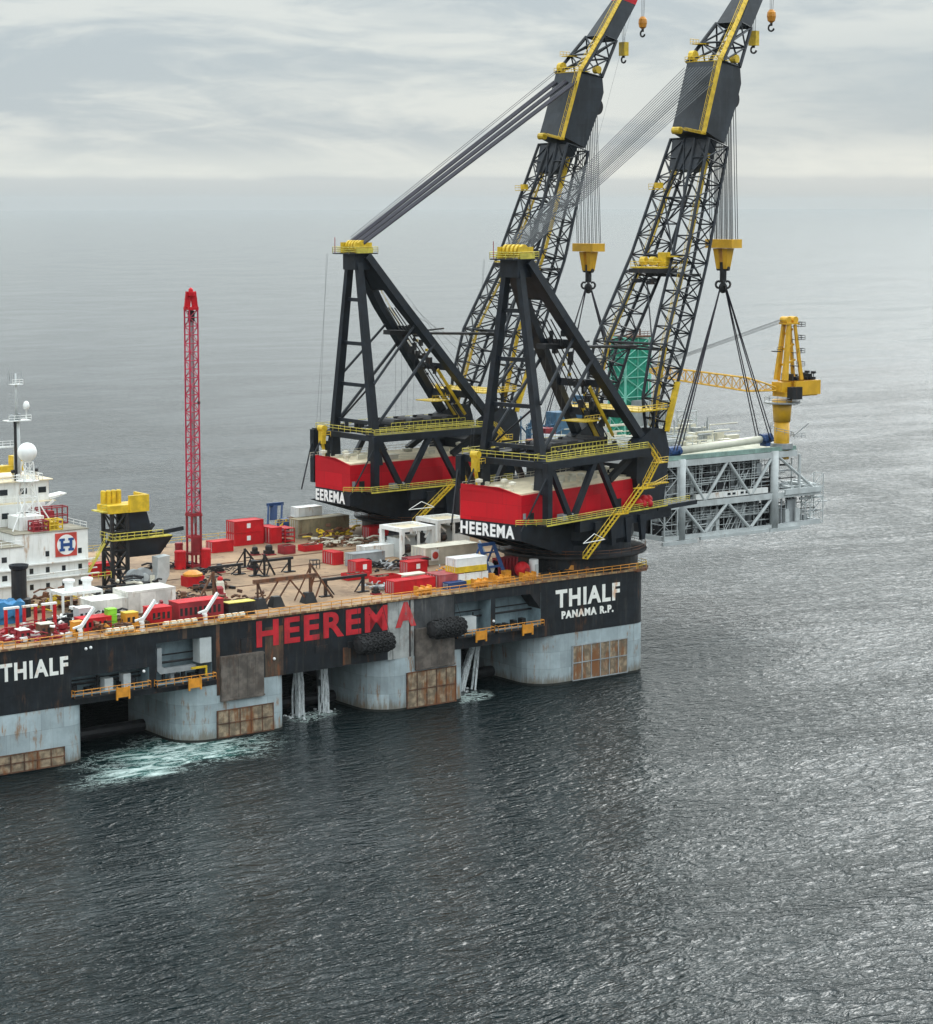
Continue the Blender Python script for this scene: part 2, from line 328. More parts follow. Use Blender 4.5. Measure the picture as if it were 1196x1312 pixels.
# rounded stern corner, stern, far side, bottom
prof=[(-2+4*math.sin(R(a)),4-4*math.cos(R(a))) for a in range(0,91,10)]+[(2,82)]+[(-2+4*math.cos(R(a)),82+4*math.sin(R(a))) for a in range(10,91,20)]+[(XL,86),(XL,0)]
for p0,p1 in zip(prof[:-1],prof[1:]):
    hu.add([(p0[0],p0[1],10),(p1[0],p1[1],10),(p1[0],p1[1],H),(p0[0],p0[1],H)],[(0,1,2,3)])
pl=prof[:-1]+[(XL,0)]
hu.add([(x,y,10) for x,y in pl],[tuple(range(len(pl)-1,-1,-1))])
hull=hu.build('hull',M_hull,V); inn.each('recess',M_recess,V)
dk=MB(); dk.add([(x,y,H) for x,y in pl],[tuple(range(len(pl)))]); dk.build('deck',M_deck,V)
sk=MB()
for y in (29.5,44.0,55.6): sk.box(-92,-24,y,y+.35,H+.004,H+.10)
sk.each('skid_rail',M_brown,V)
ed=MB()
ed.box(XL,-1.5,-.35,.25,H-.25,H+.10)        # sheer strake / gutter
ed.build('deck_edge',mat('ochre_gutter',(.40,.27,.13),.8,0,.5,rust=.5,streak=.5,scale=.9,rustcol=(.16,.07,.03)),V)
# chamfered corner pillar pieces in the last recess, pipes and machinery in recesses
pm=MB()
for a,b_,c,d in holes[:4]:
    pm.tube((a+.3,2.6,c+(d-c)*.45),(b_-.3,2.6,c+(d-c)*.45),.22); pm.tube((a+.3,2.9,c+(d-c)*.62),(b_-.3,2.9,c+(d-c)*.62),.13)
    x=a+1
    while x<b_-1.2:
        k=random.random()
        if k<.45: pm.box(x,x+random.uniform(.5,1.3),1.6,3,c,c+random.uniform(.7,1.8))
        elif k<.8: pm.tube((x,2.4,c),(x,2.4,c+random.uniform(1,(d-c)*.8)),random.uniform(.12,.4),8)
        x+=random.uniform(1,2.2)
pm.slabuz([(-26,18.8),(-26,15.6),(-28.6,18.8)],.05,3.8)
pm.each('recess_pipe',M_dark,V)
pg=MB(); pg.slabuz([(-109.8,17.6),(-109.8,13.6),(-109.2,13.0),(-102.2,13.0),(-102.2,13.9),(-108.3,13.9),(-108.9,14.4),(-108.9,17.6)],.9,1.8)
pg.lathe((-106,2.5,11.3),[(.7,0),(.7,1.6),(.4,1.9)],10); pg.build('exhaust_duct',M_grey,V)
wl=MB(); wl.box(-101.9,-99.6,-.05,2.4,14.2,18.6); wl.box(-120,-118.4,.8,2.5,11.5,13.6); wl.box(-116.4,-115,.8,2.4,11.5,14); wl.box(-46.4,-41.5,.2,2,13.1,15.8); wl.box(-43,-40,2.2,3.4,12.5,15)
wl.each('recess_locker',M_lgrey,V)
# service balconies with orange-yellow rails under each recess
bal=MB(); balr=MB(); hook=MB()
for x0,x1,z in ((-126.6,-112.2,11.45),(-110.9,-99.3,11.25),(-46.9,-38.2,12.45),(-37.2,-26,12.45)):
    bal.box(x0,x1,-1.15,-.004,z-.25,z); balr.rail([(x0,-.02,z),(x0,-1.1,z),(x1,-1.1,z),(x1,-.02,z)],1.15,.065,1.6)
    xm=x0+(x1-x0)*.62
    hook.box(xm-1.1,xm+1.1,-1.45,-1.2,z-.9,z+.75); hook.box(xm-1.3,xm-1.0,-1.5,-1.22,z-1.3,z+.9); hook.box(xm+1.0,xm+1.3,-1.5,-1.22,z-1.3,z+.9)
bal.each('balcony',M_dark,V); balr.build('railing',M_ora,V); hook.each('boat_landing_bracket',M_ora,V,3)
yb=MB(); yb.box(-104,-100.9,-.8,-.5,13.5,13.85); yb.box(-101.2,-100.9,-.8,-.5,12,13.5); yb.build('davit',M_yel,V)
# columns: near row with fender boards, far row plain
cols=[(-146,-124,(6,3)),(-105.6,-84,(6,2.5)),(-65,-44,(6,2.5)),(-27.2,2,(6,4))]
boards=[(-140.5,-128.3,0.4,3.2),(-98.6,-87.2,.6,5.2),(-57.9,-46.7,.4,6.9),(-18.1,-4.0,.6,7.3)]
for (x0,x1,(r0,r1)),(b0,b1,c0,c1) in zip(cols,boards):
    c=MB(); c.prism(rrect(x0,x1,0.02,24,(r0,r1,r1,r0)),-6,9.998)
    co=c.build('column',M_col,V)
    wl_=MB(); wl_.prism(rrect(x0-.03,x1+.03,-.01,24,(r0,r1,r1,r0)),-.5,.45); wl_.build('waterline_band',M_weed,co)
    f=MB(); n=max(4,int((b1-b0)/2.1)); ww=(b1-b0)/n
    for i in range(n):
        f.box(b0+i*ww+.12,b0+(i+1)*ww-.12,-.28,-.015,c0,(c0+c1)/2-.1); f.box(b0+i*ww+.12,b0+(i+1)*ww-.12,-.28,-.015,(c0+c1)/2+.1,c1)
    fo=f.build('fender_boards',M_wood,co)
    g=MB()
    for i in range(n+1): g.box(b0+i*ww-.09,b0+i*ww+.09,-.36,-.015,c0-.1,c1+.1)
    for z in (c0-.2,(c0+c1)/2-.1,c1): g.box(b0-.09,b1+.09,-.40,-.37,z,z+.2)
    g.build('fender_frame',M_brown if x0!=-27.2 else M_grey,fo)
for x0,x1,(r0,r1) in cols:
    c=MB(); c.prism(rrect(x0,x1,62,85.9,(r0,r1,r1,r0)),-6,9.998); c.build('far_column',M_col,V)
br=MB()
for x in (-135,-95,-55,-14): br.tube((x,24,1.5),(x,62,1.5),1.6,12)
for (a,_,_),(_,b_,_) in zip(cols[1:],cols[:-1]): br.tube((b_,14,1.2),(a,14,1.2),1.1,10)
br.each('bracing',M_dark,V)
# scraped steel fender plates hung on hull side
pp=MB()
for x0,x1,z0,z1 in ((-98.0,-89.2,6.9,14.9),(-56.1,-47.2,7.3,15.1)):
    n=5; ww=(x1-x0)/n
    for i in range(n): pp.box(x0+i*ww+.02,x0+(i+1)*ww-.02,-.62,-.02,z0,z1)
    pp.box(x0-.1,x1+.1,-.70,-.63,z1-.4,z1-.1); pp.box(x0-.1,x1+.1,-.70,-.63,z0+.1,z0+.4)
pp.each('fender_plate',M_plate,V,7)
wn=MB(); wn.box(-62.1,-57.3,-.012,-.004,9.9,20.6); wn.box(-56.9,-56.2,-.012,-.004,10,20.6); wn.each('worn_patch',M_hullworn,V)
wn=MB(); wn.box(-56.2,-46.9,-.012,-.004,15.1,20.6); wn.build('scuffed_patch',mat('scuffed_black',(.045,.047,.05),.6,0,.4,rust=.1,streak=.8,dirt=(.14,.13,.12)),V)
rs=MB(); rs.box(-98.6,-97.9,-.012,-.004,8,20.6); rs.box(-88.6,-84.8,-.012,-.004,10,19); rs.box(-72,-70.3,-.012,-.004,10.2,13.4); rs.box(-105.3,-104.4,-.012,-.004,18.9,20.6)
rs.each('rust_run',mat('rust_run',(.06,.035,.022),.7,0,.4,rust=.4,streak=.6,dirt=(.13,.10,.06)),V)
lt=MB()
for x,z in ((-86.8,13.2),(-66.2,12.9),(-37.6,14.5),(-113,14.2),(-123.9,19.4),(-123,19.5)): lt.ball((x,-.15,z),.28,8,6)
lt.each('side_lamp',M_whitec,V)
sl=MB()
for x in (-78,-71): sl.box(x,x+2.6,-.15,-.01,13.2,14.4)
sl.box(-93.6,-91,-.12,-.01,15.3,17.6); sl.each('vent_louvre',M_dark,V)
# lettering on hull
text('name_lettering','THIALF',16.4,3.55,M_letw,V,face_negy(-22.3,-.02,15.3),.035)
text('port_lettering','PANAMA R.P.',13.3,1.55,M_letw,V,face_negy(-20.8,-.02,13.0),.05)
text('name_lettering','THIALF',12.3,3.0,M_letw,V,face_negy(-139.5,-.02,15.6),.035)
text('owner_lettering','HEEREM',28.2,4.7,M_letr,V,face_negy(-90.4,-.02,15.6),.03)
text('owner_lettering','A',4.7,4.7,mat('faded_red_lettering',(.52,.03,.035),.65,0,.2,rust=.12,streak=.5,dirt=(.22,.21,.2),rustcol=(.25,.24,.23)),V,face_negy(-60.4,-.03,15.7),.05)
# deck-edge railing, orange/yellow, with lifebelts and life-raft canisters
dr=MB(); dr.rail([(XL,-.3,H+.1),(-1.5,-.3,H+.1)],1.15,.075,2.2); dr.build('railing',M_ora,V)
dr=MB(); pts=[(p[0]*1+ (1.1 if i>3 else .2),p[1]-.3,H+.1) for i,p in enumerate(prof[:11])]; dr.rail(pts,1.15,.06,2)
dr.rail([(XL,85.8,H+.1),(-2,85.8,H+.1)],1.15,.05,3); dr.build('railing',M_yel,V)
lg=MB(); lg.prism([(-1.5,-.5),(1,-.2),(3.6,2.2),(4.2,6),(4.2,40),(2,40),(2,4),(.8,1.2),(-2,.1)],H-.5,H+.08); lg.build('stern_ledge',M_brown,V)
# ------------------------------------------------------------------ waterfalls (cooling-water discharge)
M_fall=bpy.data.materials.new('falling_water'); M_fall.use_nodes=True; t=M_fall.node_tree; b=t.nodes['Principled BSDF']; b.inputs['Base Color'].default_value=(.82,.86,.87,1); b.inputs['Roughness'].default_value=.5
g=t.nodes.new('ShaderNodeNewGeometry').outputs['Position']; nz=noise(t,mapping(t,g,(2.2,2.2,.35)),1.5,6,.7)
t.links.new(smooth(t,nz,.36,.56,.15,.9),b.inputs['Alpha'])
def fall(x,y,z0,dx,r0,r1,lab):
    T=thing('water_discharge',lab,'water jet',(x,y,z0)); m=MB()
    for q in range(17):
        ox=random.gauss(0,.45); oy=random.gauss(0,.35); pr=None; sp=random.uniform(.85,1.1); ph=random.random()*6; rr0=random.uniform(.10,.26)
        for i in range(12):
            k=i/11; w_=r0+(r1-r0)*k; c=Vector((dx*k*sp+ox*w_*(1+.6*k)+.12*math.sin(ph+k*9),oy*w_*(1+k),-z0*k*k)); 
            if pr is not None and random.random()<.93: m.tube(pr,c,rr0*(1-.3*k)+.06,5,cap=False)
            pr=c
    m.build('strands',M_fall,T)
    m=MB()
    for q in range(34): a=random.random()*6.3; d=abs(random.gauss(0,1))*r1*1.5; m.ball((dx+d*math.cos(a),d*math.sin(a)*.8,-z0+.02),random.uniform(.12,.45),6,4,.5)
    m.build('splash',M_fall,T)
fall(-76.8,8,10,0,.7,1.1,'white stream of discharge water nearest the second column, left one of the pair')
fall(-70.8,8,10,-.2,.55,.9,'white stream of discharge water left of the third column, right one of the pair')
fall(-34.2,8,10,-5.5,.35,1.2,'white jet of water arcing down between the third and stern columns')
# ------------------------------------------------------------------ cranes
def crane(cx,cy,adeg,label,near,bk=1.0):
    C=thing('offshore_crane',label,'crane',(cx,cy,H),R(adeg),'heavy lift cranes on the stern')
    O=(0,0,-H)
    def mb(): return MB(O)
    m=mb(); m.lathe((0,0,0),[(13.6,H),(13.6,24.0)],40); m.build('pedestal',M_hull,C)
    for i in range(18):
        a=2*math.pi*i/18; 
    m=mb(); m.lathe((0,0,0),[(15.2,23.9),(15.4,24.1),(15.4,24.5),(13.7,24.5)],40)
    ga=m.build('gallery',M_dark,C)
    m=mb(); ring=[(15.2*math.cos(2*math.pi*i/32),15.2*math.sin(2*math.pi*i/32),24.5) for i in range(33)]; m.rail(ring,1.1,.05,1.5); m.build('railing',M_brown,ga)
    m=mb(); m.lathe((0,0,0),[(12.2,24.2),(12.2,26.4),(12.7,27.4),(12.7,31.9)],40)
    for i in range(-2,4):
        a=R(-150+i*30+adeg*0)
    for vv in (-7.4,-2.5,2.5,7.4): m.slabuz([(-26,29.2),(-9,29.2),(-9,25.2),(-13,25.2)],vv-.35,vv+.35)
    m.box(-13,14,-12.2,-10.8,29.8,32.2)
    for uu in (-9,-4,1,6): m.slabuz([(uu,31.4),(uu+2.5,31.4),(uu+1.8,26.2),(uu+.7,26.2)],-12.9,-12.2)
    m.build('slewing_tub',M_navy,C)
    # machinery house
    U0,U1=-26.4,12.5
    CH=7.0 if near else 4.4; CU=1.2 if near else 7.5
    m=mb(); m.prism([(U0,-8.2),(U1,-8.2),(U1,8.2),(U0+CU,8.2),(U0,CH)],29.2,32.25)
    m.prism([(-24,-11.4),(13,-11.4),(13,11.4),(-16,11.4)],31.95,32.3)
    m.build('house_base',M_navy,C)
    m=mb(); n=[(U0,-8.25),(U1,-8.25),(U1,8.25),(U0+CU,8.25),(U0,CH)]
    m.prism(n,32.3,38.0); hs=m.build('machinery_house',M_red,C)
    m=mb(); m.add([(U0,-8.25,38),(U0,-2.5,39.2),(U0,CH,39.2),(U0+.3,CH,39.2),(U0+.3,-2.5,39.2),(U0+.3,-8.25,38)],[(0,5,4,1),(1,4,3,2),(0,1,2),(3,4,5)]); 
    m.add([(U0,-8.25,37.9),(U0,CH,37.9),(U0,CH,39.2),(U0,-2.5,39.2)],[(3,2,1,0)])
    m.build('rear_parapet',M_red,hs)
    m=mb(); m.prism([(U0+.35,-7.95),(U1-.2,-7.95),(U1-.2,7.95),(U0+CU+.2,7.95),(U0+.35,CH-.1)],38.004,38.35)
    rf=m.build('roof',M_cream,hs)
    m=mb()
    for i in range(16):
        u=random.uniform(U0+3,U1-2); v=random.uniform(-6.5,6.5); a=random.uniform(.6,2.2)
        m.box(u,u+a,v,v+random.uniform(.5,1.6),38.355+i*.003,38.9+random.uniform(0,.7))
    m.box(U0+7,U0+14,-7.2,-5.2,38.40,39.2); m.box(U0+6.8,U0+14.2,-7.4,-5,39.2,39.4)
    for u,v in ((U0+2,4),(U0+5,0),(U0+2.5,-4),(-4,-5.5),(6,-6),(9,-2)): m.lathe((u,v,38.36),[(.3,0),(.3,1.1),(.75,1.2),(.75,1.7),(.2,1.9)],10)
    m.each('roof_vent',M_beige,rf)
    m=mb(); m.rail([(U0+.5,7,38.35),(U1-.3,7.8,38.35)],1.1,.05,2); m.build('roof_railing',M_beige,rf)
    m=mb(); m.box(-24,-22.6,-8.36,-8.26,32.5,34.4); m.box(4.5,5.8,-8.36,-8.26,32.5,34.4); m.each('door',M_dark,hs)
    m=mb(); m.box(-25.9,-25.1,-8.36,-8.26,33.4,34.5); m.box(-17,-12.5,-11.2,-9.6,32.5,33.6); m.each('vent_grille',M_grey,hs)
    # owner's name on the black band at the rear of the house
    s='HEEREMA' if near else 'EEREMA'; wid=13.6 if near else 10.6
    mt=Matrix(((0,0,-1,U0-.03),(-1,0,0,7.0 if near else 4.2),(0,1,0,29.45-H),(0,0,0,1)))
    text('owner_lettering',s,wid,2.5,M_letc,hs,mt,.035)
    if not near:
        mt=Matrix(((.77,0,-.64,U0+1.15),(-.64,0,-.77,8.2),(0,1,0,27.5-H),(0,0,0,1)))
    # side truss frames, both sides, and the upper winch platform
    for sgn in (-1,1):
        m=mb(); v=11.0*sgn
        m.beam((-21.8,v,32.3),(-21.8,v,44.1),1.4); m.beam((-21,v,43.3),(-14.6,v,32.4),.9,1.15); m.beam((-13.8,v,32.4),(-6.8,v,43.3),.9,1.15)
        m.beam((-5.6,v,43.3),(1.2,v,32.4),.9,1.15); m.beam((-22,v,43.6),(11.5,v,43.6),1.3,1.5)
        m.tube((-22,v+.4*sgn,42),(-27,v*.8,31.3),.18)
        m.build('side_truss',M_navy,C)
    m=mb()
    m.box(-21.5,11.5,-10.3,-7.4,43.9,44.25); m.box(-21.5,11.5,7.4,10.3,43.9,44.25)
    for u in (-21,-12,-3,4,11): m.beam((u,-10.3,43.5),(u,10.3,43.5),1.0,1.2)
    m.box(-12,8,-4,4,43.9,44.3); m.build('winch_platform',M_navy,C)
    m=mb()
    for u in (-9,-4,1.5,6): 
        m.tube((u,-3,45.3),(u,3,45.3),1.25,14); m.box(u-1.5,u+1.5,-3.5,-3.1,44.3,46.5); m.box(u-1.5,u+1.5,3.1,3.5,44.3,46.5)
    for i in range(26):
        u=random.uniform(-19,10); v=random.choice((-1,1))*random.uniform(5,9.8); m.box(u,u+random.uniform(.4,1.6),v,v+random.uniform(.3,.8),44.26,44.6+random.uniform(.2,1.3))
    m.each('deck_gear',M_dark,C)
    m=mb()
    m.rail([(-21.5,-10.6,44.3),(11.8,-10.6,44.3),(14.5,-10.6,42)],1.2,.07,1.5,(1,.66,.33)); m.rail([(-21.5,-7.5,44.3),(11.8,-7.5,44.3)],1.2,.06,1.8); m.rail([(-21.5,10.6,44.3),(11.8,10.6,44.3)],1.2,.06,1.8)
    m.rail([(-12,-4.2,44.3),(9,-4.2,44.3)],1.6,.07,1.2); m.rail([(-21.7,-10.6,44.3),(-21.7,10.6,44.3)],1.2,.06,2)
    m.box(-21.5,11.8,-10.72,-10.62,44.25,44.5)
    m.build('railing',M_yel2,C)
    m=mb()   # house-level walkway
    m.box(-24,16,-12.6,-11.45,32.15,32.35); m.build('walkway',M_dark,C)
    m=mb(); m.rail([(-28.5,-8.6,32.35),(-24,-12.5,32.35),(24 if near else 16,-12.5,32.35)],1.15,.06,1.6,(1,.66,.33)); m.box(-24,16,-12.66,-12.6,32.15,32.45); m.build('railing',M_yel2,C)
    # stairs: from gallery up to walkway, then to winch platform
    def stair(m,a,b,w=1.0):
        a=Vector(a);b=Vector(b); d=b-a; n=max(3,int(abs(d.z)/.5))
        for s in (-w/2,w/2):
            o=Vector((0,s,0)); m.beam(a+o,b+o,.12,.34); m.tube(a+o+Vector((0,0,1.1)),b+o+Vector((0,0,1.1)),.06,4)
            for k in range(0,n+1,2): m.tube(a.lerp(b,k/n)+o,a.lerp(b,k/n)+o+Vector((0,0,1.1)),.05,4)
        for k in range(n+1): c=a.lerp(b,k/n); m.box(c.x-.16,c.x+.16,c.y-w/2,c.y+w/2,c.z-.03,c.z+.03)
    m=mb()
    stair(m,(-13.2,-13.6,24.8),(-2.5,-13.6,32.4)); m.box(-3,.3,-14.2,-12.6,32.3,32.45); m.rail([(-3,-14.2,32.4),(.3,-14.2,32.4)],1.1,.06,1)
    stair(m,(0,-13.4,32.4),(5.6,-13.4,36.6)); m.box(5.4,9.5,-14,-11.5,36.6,36.75); m.rail([(5.4,-14,36.7),(9.5,-14,36.7)],1.1,.06,1)
    m.rail([(9.5,-14,36.7),(16,-12.5,37.4)],1.1,.06,1); m.box(9.5,15.5,-13.2,-11.8,37.0,37.2)
    stair(m,(8.5,-12.2,36.8),(12.5,-12.2,41.2)); m.box(12,15.5,-13,-11.2,41.2,41.35); m.rail([(12,-13,41.3),(15.5,-13,41.3)],1.1,.06,1)
    stair(m,(14.5,-11.4,41.3),(11.5,-11.4,44.2))
    m.build('stairs',M_yel,C)
    m=mb(); m.tube((-16,-15.3,28.3),(-9,-15.3,28.3),.1,4); m.tube((-16,-15.3,28.3),(-12.5,-15.3,29.8),.08,4); m.tube((-9,-15.3,28.3),(-12.5,-15.3,29.8),.08,4); m.build('stair_hanger',M_white,C)
    # black outrigger platform ahead of the house, with boom foot brackets
    m=mb(); m.box(12.6,19,-11.4,11.4,29.6,32.1); m.prism([(13,-12.4),(27,-12.4),(27,-11.0),(19,-6),(13,-6)],31.4,32.3)
    for sgn in (-1,1):
        m.slabuz([(9.5,38),(10,45.5),(15,48),(19.5,47.5),(21,43),(19,31.0),(11,31)],sgn*8.1-1.3,sgn*8.1+1.3)
        m.beam((2,sgn*8.0,38.4),(13,sgn*8.0,44.5),1.2)
    m.box(12,18,-9.2,9.2,38,40.5); m.build('boom_foot_bracket',M_navy,C)
    m=mb()
    for i in range(30):
        u=random.uniform(13,19); v=random.uniform(-10.5,9); z=31.15; m.box(u,u+random.uniform(.4,2),v,v+random.uniform(.4,2),z,z+random.uniform(.6,5.5))
    m.each('machinery_box',M_dark,C)
    if near:
        m=mb()
        for u,v,z in ((8.2,-12,33.3),(10.0,-12.2,33.2),(9.1,-11.6,34.2),(7.2,-11.7,33.6),(10.8,-11.5,34)): m.ball((u,v,z),.85,12,8)
        m.each('pressure_tank',M_cred,C)
    # A-frame
    m=mb(); T=Vector((-18,0,83))
    for sgn in (-1,1):
        m.beam((-18.8,1.5*sgn,82),(-19.0,7.2*sgn,44),1.1,1.6,1.4,1.8,up=(1,0,0)); m.beam((-19.0,7.2*sgn,44),(-19.2,7.6*sgn,37.5),1.4,1.8,2.4,2.6,up=(1,0,0))
        m.beam((-17.2,1.9*sgn,82.5),(-9,4.2*sgn,71.6),1.6,2.5,1.7,2.5,up=(0,1,0)); m.beam((-9,4.2*sgn,71.6),(12.6,8.2*sgn,46),1.7,2.5,1.6,1.7,up=(0,1,0))
        m.tube((-18.8,7.2*sgn,45.5),(-1.6,6.4*sgn,63),.36,8)
        m.tube((-18.8,6.8*sgn,55.0),(-5.5,5.0*sgn,67.8),.30,8)
    for z,v in ((73,2.7),(63.5,4.1),(54.5,5.5),(46.5,6.8),(43,7.2)): m.beam((-18.7-(82-z)*.01,-v,z),(-18.7,v,z),.55,.8)
    m.tube((-18.8,7.2,45),(-18.8,-5.5,54.5),.22)
    for u,z,v in ((-11.5,75.6,3.2),(-3.6,66,5.1),(3.2,57.6,6.2),(8.4,51.2,7.2)): m.beam((u,-v,z),(u,v,z),.9,1.5)
    m.prism([(-20.2,-2.2),(-15.8,-2.2),(-15.8,2.2),(-20.2,2.2)],79.5,83.0)
    m.add([(-16,-2.4,83),(-16,2.4,83),(-11.3,3.2,76.6),(-11.3,-3.2,76.6),(-16,-2.4,80.5),(-16,2.4,80.5),(-12.6,3.0,75.2),(-12.6,-3.0,75.2)],[(0,3,2,1),(4,5,6,7),(0,4,7,3),(1,2,6,5),(2,3,7,6),(0,1,5,4)])
    af=m.build('a_frame',M_navy,C)
    m=mb()
    for v in (-1.6,-.5,.6,1.7): m.tube((-9,v,71),(11,v*1.6,46),.14,5)
    for i in range(22):
        k=random.random(); c=Vector((-6,0,67)).lerp(Vector((10,0,47)),k); m.obox(c+Vector((0,random.uniform(-2.5,2.5),random.uniform(-.5,1.5))),(random.uniform(.4,1.8),random.uniform(.4,1.2),random.uniform(.4,1.8)),random.random())
    m.beam((-10,0,65.6),(-4,0,65.3),2.4,1.0); m.tube((-5,-1,65.3),(20.5,-1,64.2),.32,8); m.tube((-4,1,65.3),(7,1,65.8),.2,8); m.build('sheave_gear',M_dark,af)
    m=mb(); m.rail([(-15.2,2.8,83),(2.9,7.6,61)],.9,.05,2.4); m.rail([(2.9,7.6,61),(3,7.6,60)],.9,.05,2)
    m.beam((6,2.5,53),(12.5,2.5,45),.5,.9); m.beam((2,-3,57),(10,-3,46.5),.35,.6); m.box(0.5,5.5,-3,3,49.8,50.0); m.rail([(.5,-3,50),(5.5,-3,50)],1.1,.06,1)
    for i in range(8): u=-3+i*1.7; m.obox((u+1,random.uniform(-2,2),63.5-i*2.1),(.5,.5,.6),.3)
    m.build('ladder',M_yel,af)
    m=mb(); m.box(-22.4,-14.6,-3,3,82.9,83.15); m.build('head_platform',M_navy,af)
    m=mb(); m.rail([(-22.4,-3,83.1),(-14.6,-3,83.1),(-14.6,3,83.1),(-22.4,3,83.1),(-22.4,-3,83.1)],1.3,.08,1.6,(1,.66,.33)); m.box(-20.5,-16,-3.1,-3.0,83.1,84.2); m.build('railing',M_yel2,af)
    m=mb()
    for v in (-2,-1,0,1,2): m.tube((-18.3,v-.28,84.6),(-18.3,v+.28,84.6),1.3,14)
    m.box(-20.5,-16,-2.7,-2.45,83.1,85.4); m.box(-20.5,-16,2.45,2.7,83.1,85.4); m.each('head_sheave',M_yel,af)
    m=mb(); m.tube((-22.5,2,83.1),(-22.5,2,86.5),.08); m.build('head_lamp_post',M_dred,af)
    # rear winch bracket
    m=mb(); m.box(-24.2,-23.2,4.8,6.2,41.4,44.6); m.tube((-23.7,4.6,44.8),(-23.7,6.4,44.8),.75,12); m.beam((-23,5.5,38.4),(-23.7,5.5,42),.5); m.rail([(-25,4,43),(-22.5,4,43)],1.1,.06,1); m.build('rear_winch',M_yel,C)
    m=mb()
    m.beam((-22.6,5,38.4),(-22.6,5,42),.8); m.tube((-26,6,38.4),(-23.8,5.5,42.5),.2)
    m.build('rear_winch_post',M_navy,C)
    # ---- boom
    def K(m):
        m.v=[((17-O[0])+(x-17)*(1+(bk-1)*max(0,min(1,(z+H-46)/60))) if x>17 else x,y,z) for x,y,z in m.v]; return m
    st=[(46,15.6,18.4,9.0,7.4),(54,16.2,22.3,9.0,6.0),(65,19.6,27.2,9.0,5.6),(83,29.6,37.0,7.1,3.6),(107.6,40.2,47.2,4.9,1.4)]
    m=mb()
    for (z0,b0,f0,o0,i0),(z1,b1,f1,o1,i1),n in zip(st[:-1],st[1:],(2,3,5,6)):
        for s in (-1,1):
            A=[(b0,s*o0,z0),(b0,s*i0,z0),(f0,s*i0,z0-(f0-b0)*.25),(f0,s*o0,z0-(f0-b0)*.25)]; B=[(b1,s*o1,z1),(b1,s*i1,z1),(f1,s*i1,z1-(f1-b1)*.25),(f1,s*o1,z1-(f1-b1)*.25)]
            lattice(m,A,B,n,.36,.165)
            if z0>=54:  # extra cross bracing in the wide faces
                for k in range(n):
                    for ia,ib in ((0,3),(1,2)):
                        p=Vector(A[ia]).lerp(Vector(B[ia]),k/n); q=Vector(A[ib]).lerp(Vector(B[ib]),(k+1)/n); p2=Vector(A[ib]).lerp(Vector(B[ib]),k/n); q2=Vector(A[ia]).lerp(Vector(B[ia]),(k+1)/n)
                        if k%2==0: m.tube(p,q,.15,4,cap=False)
                        else: m.tube(p2,q2,.15,4,cap=False)
    for z,b_,f,i_ in ((65,19.6,27.2,5.6),(83,29.6,37,3.6),(95,34.7,42,2.5)):   # ties between the two legs
        for u,zz in ((b_,z),(f,z-1.8)): m.tube((u,-i_,zz),(u,i_,zz),.26,6)
        m.tube((b_,-i_,z),(f,i_,z-1.8),.18,5); m.tube((b_,i_,z),(f,-i_,z-1.8),.18,5)
    for z0,z1 in ((83,95),(95,107)):
        def U(z): return 29.6+(z-83)*.431
        def I(z): return 3.6-(z-83)*.09
        m.tube((U(z0),-I(z0),z0),(U(z1),I(z1),z1),.18,5); m.tube((U(z0),I(z0),z0),(U(z1),-I(z1),z1),.18,5)
    m.tube((20,-5.6,64),(29.6,3.6,83),.15,5)
    m.add([(37.5,-3.4,101),(37.5,3.4,101),(40.4,4.6,107.8),(40.4,-4.6,107.8),(41.8,-3,100.4),(41.8,3,100.4),(44.4,4.2,107),(44.4,-4.2,107)],[(0,3,2,1),(4,5,6,7),(0,4,7,3),(1,2,6,5),(0,1,5,4)])
    bo=K(m).build('boom',M_navy,C); m=mb()
    # jib lattice above the plated head
    A=[(45.4,-4.7,124),(45.4,4.7,124),(52,4.4,123),(52,-4.4,123)]; B=[(54.0,-3.1,132.8),(54.0,3.1,132.8),(58.2,3,131.8),(58.2,-3,131.8)]
    lattice(m,A,B,2,.42,.24)
    for k in (0,1):
        for ia,ib in ((0,3),(1,2),(0,1)):
            a0=Vector(A[ia]).lerp(Vector(B[ia]),k/2); a1=Vector(A[ia]).lerp(Vector(B[ia]),(k+1)/2); c0=Vector(A[ib]).lerp(Vector(B[ib]),k/2); c1=Vector(A[ib]).lerp(Vector(B[ib]),(k+1)/2)
            m.tube(a0,c1,.2,5); m.tube(c0,a1,.2,5)
    K(m).build('jib_lattice',M_navy,bo)
    # plated head (solid box section) and plated tip
    m=mb(); sec=[(39.6,109.0),(41.2,113),(45.2,124),(52.1,123.0),(52.6,119.5),(50.8,114.8),(46.6,106.6)]
    m.slabuz(sec,-4.45,4.45); K(m).build('plated_head',M_plated,bo)
    m=mb(); m.tube((51.4,-3.6,116.2),(51.4,3.6,116.2),1.9,18); K(m).build('main_sheaves',M_dark,bo)
    def frus(m,s0,s1):
        vs=[]
        for z,b_,f,v in (s0,s1): vs+=[(b_,-v,z),(f,-v,z-1),(f,v,z-1),(b_,v,z)]
        m.add(vs,[(3,2,1,0),(4,5,6,7),(0,1,5,4),(1,2,6,5),(2,3,7,6),(3,0,4,7)])
    m=mb(); frus(m,(132.8,54.0,58.2,3.1),(141.5,61.3,65.8,1.9))
    if near: frus(m,(141.5,61.3,65.8,1.9),(152,69.0,72.6,1.2))
    K(m).build('plated_tip',M_plated,bo)
    if not near:
        m=mb(); frus(m,(141.5,61.3,65.8,1.92),(152,69.0,72.6,1.2)); K(m).build('red_tip',M_red,bo)
    # boom walkways, platforms, small winches in yellow
    m=mb()
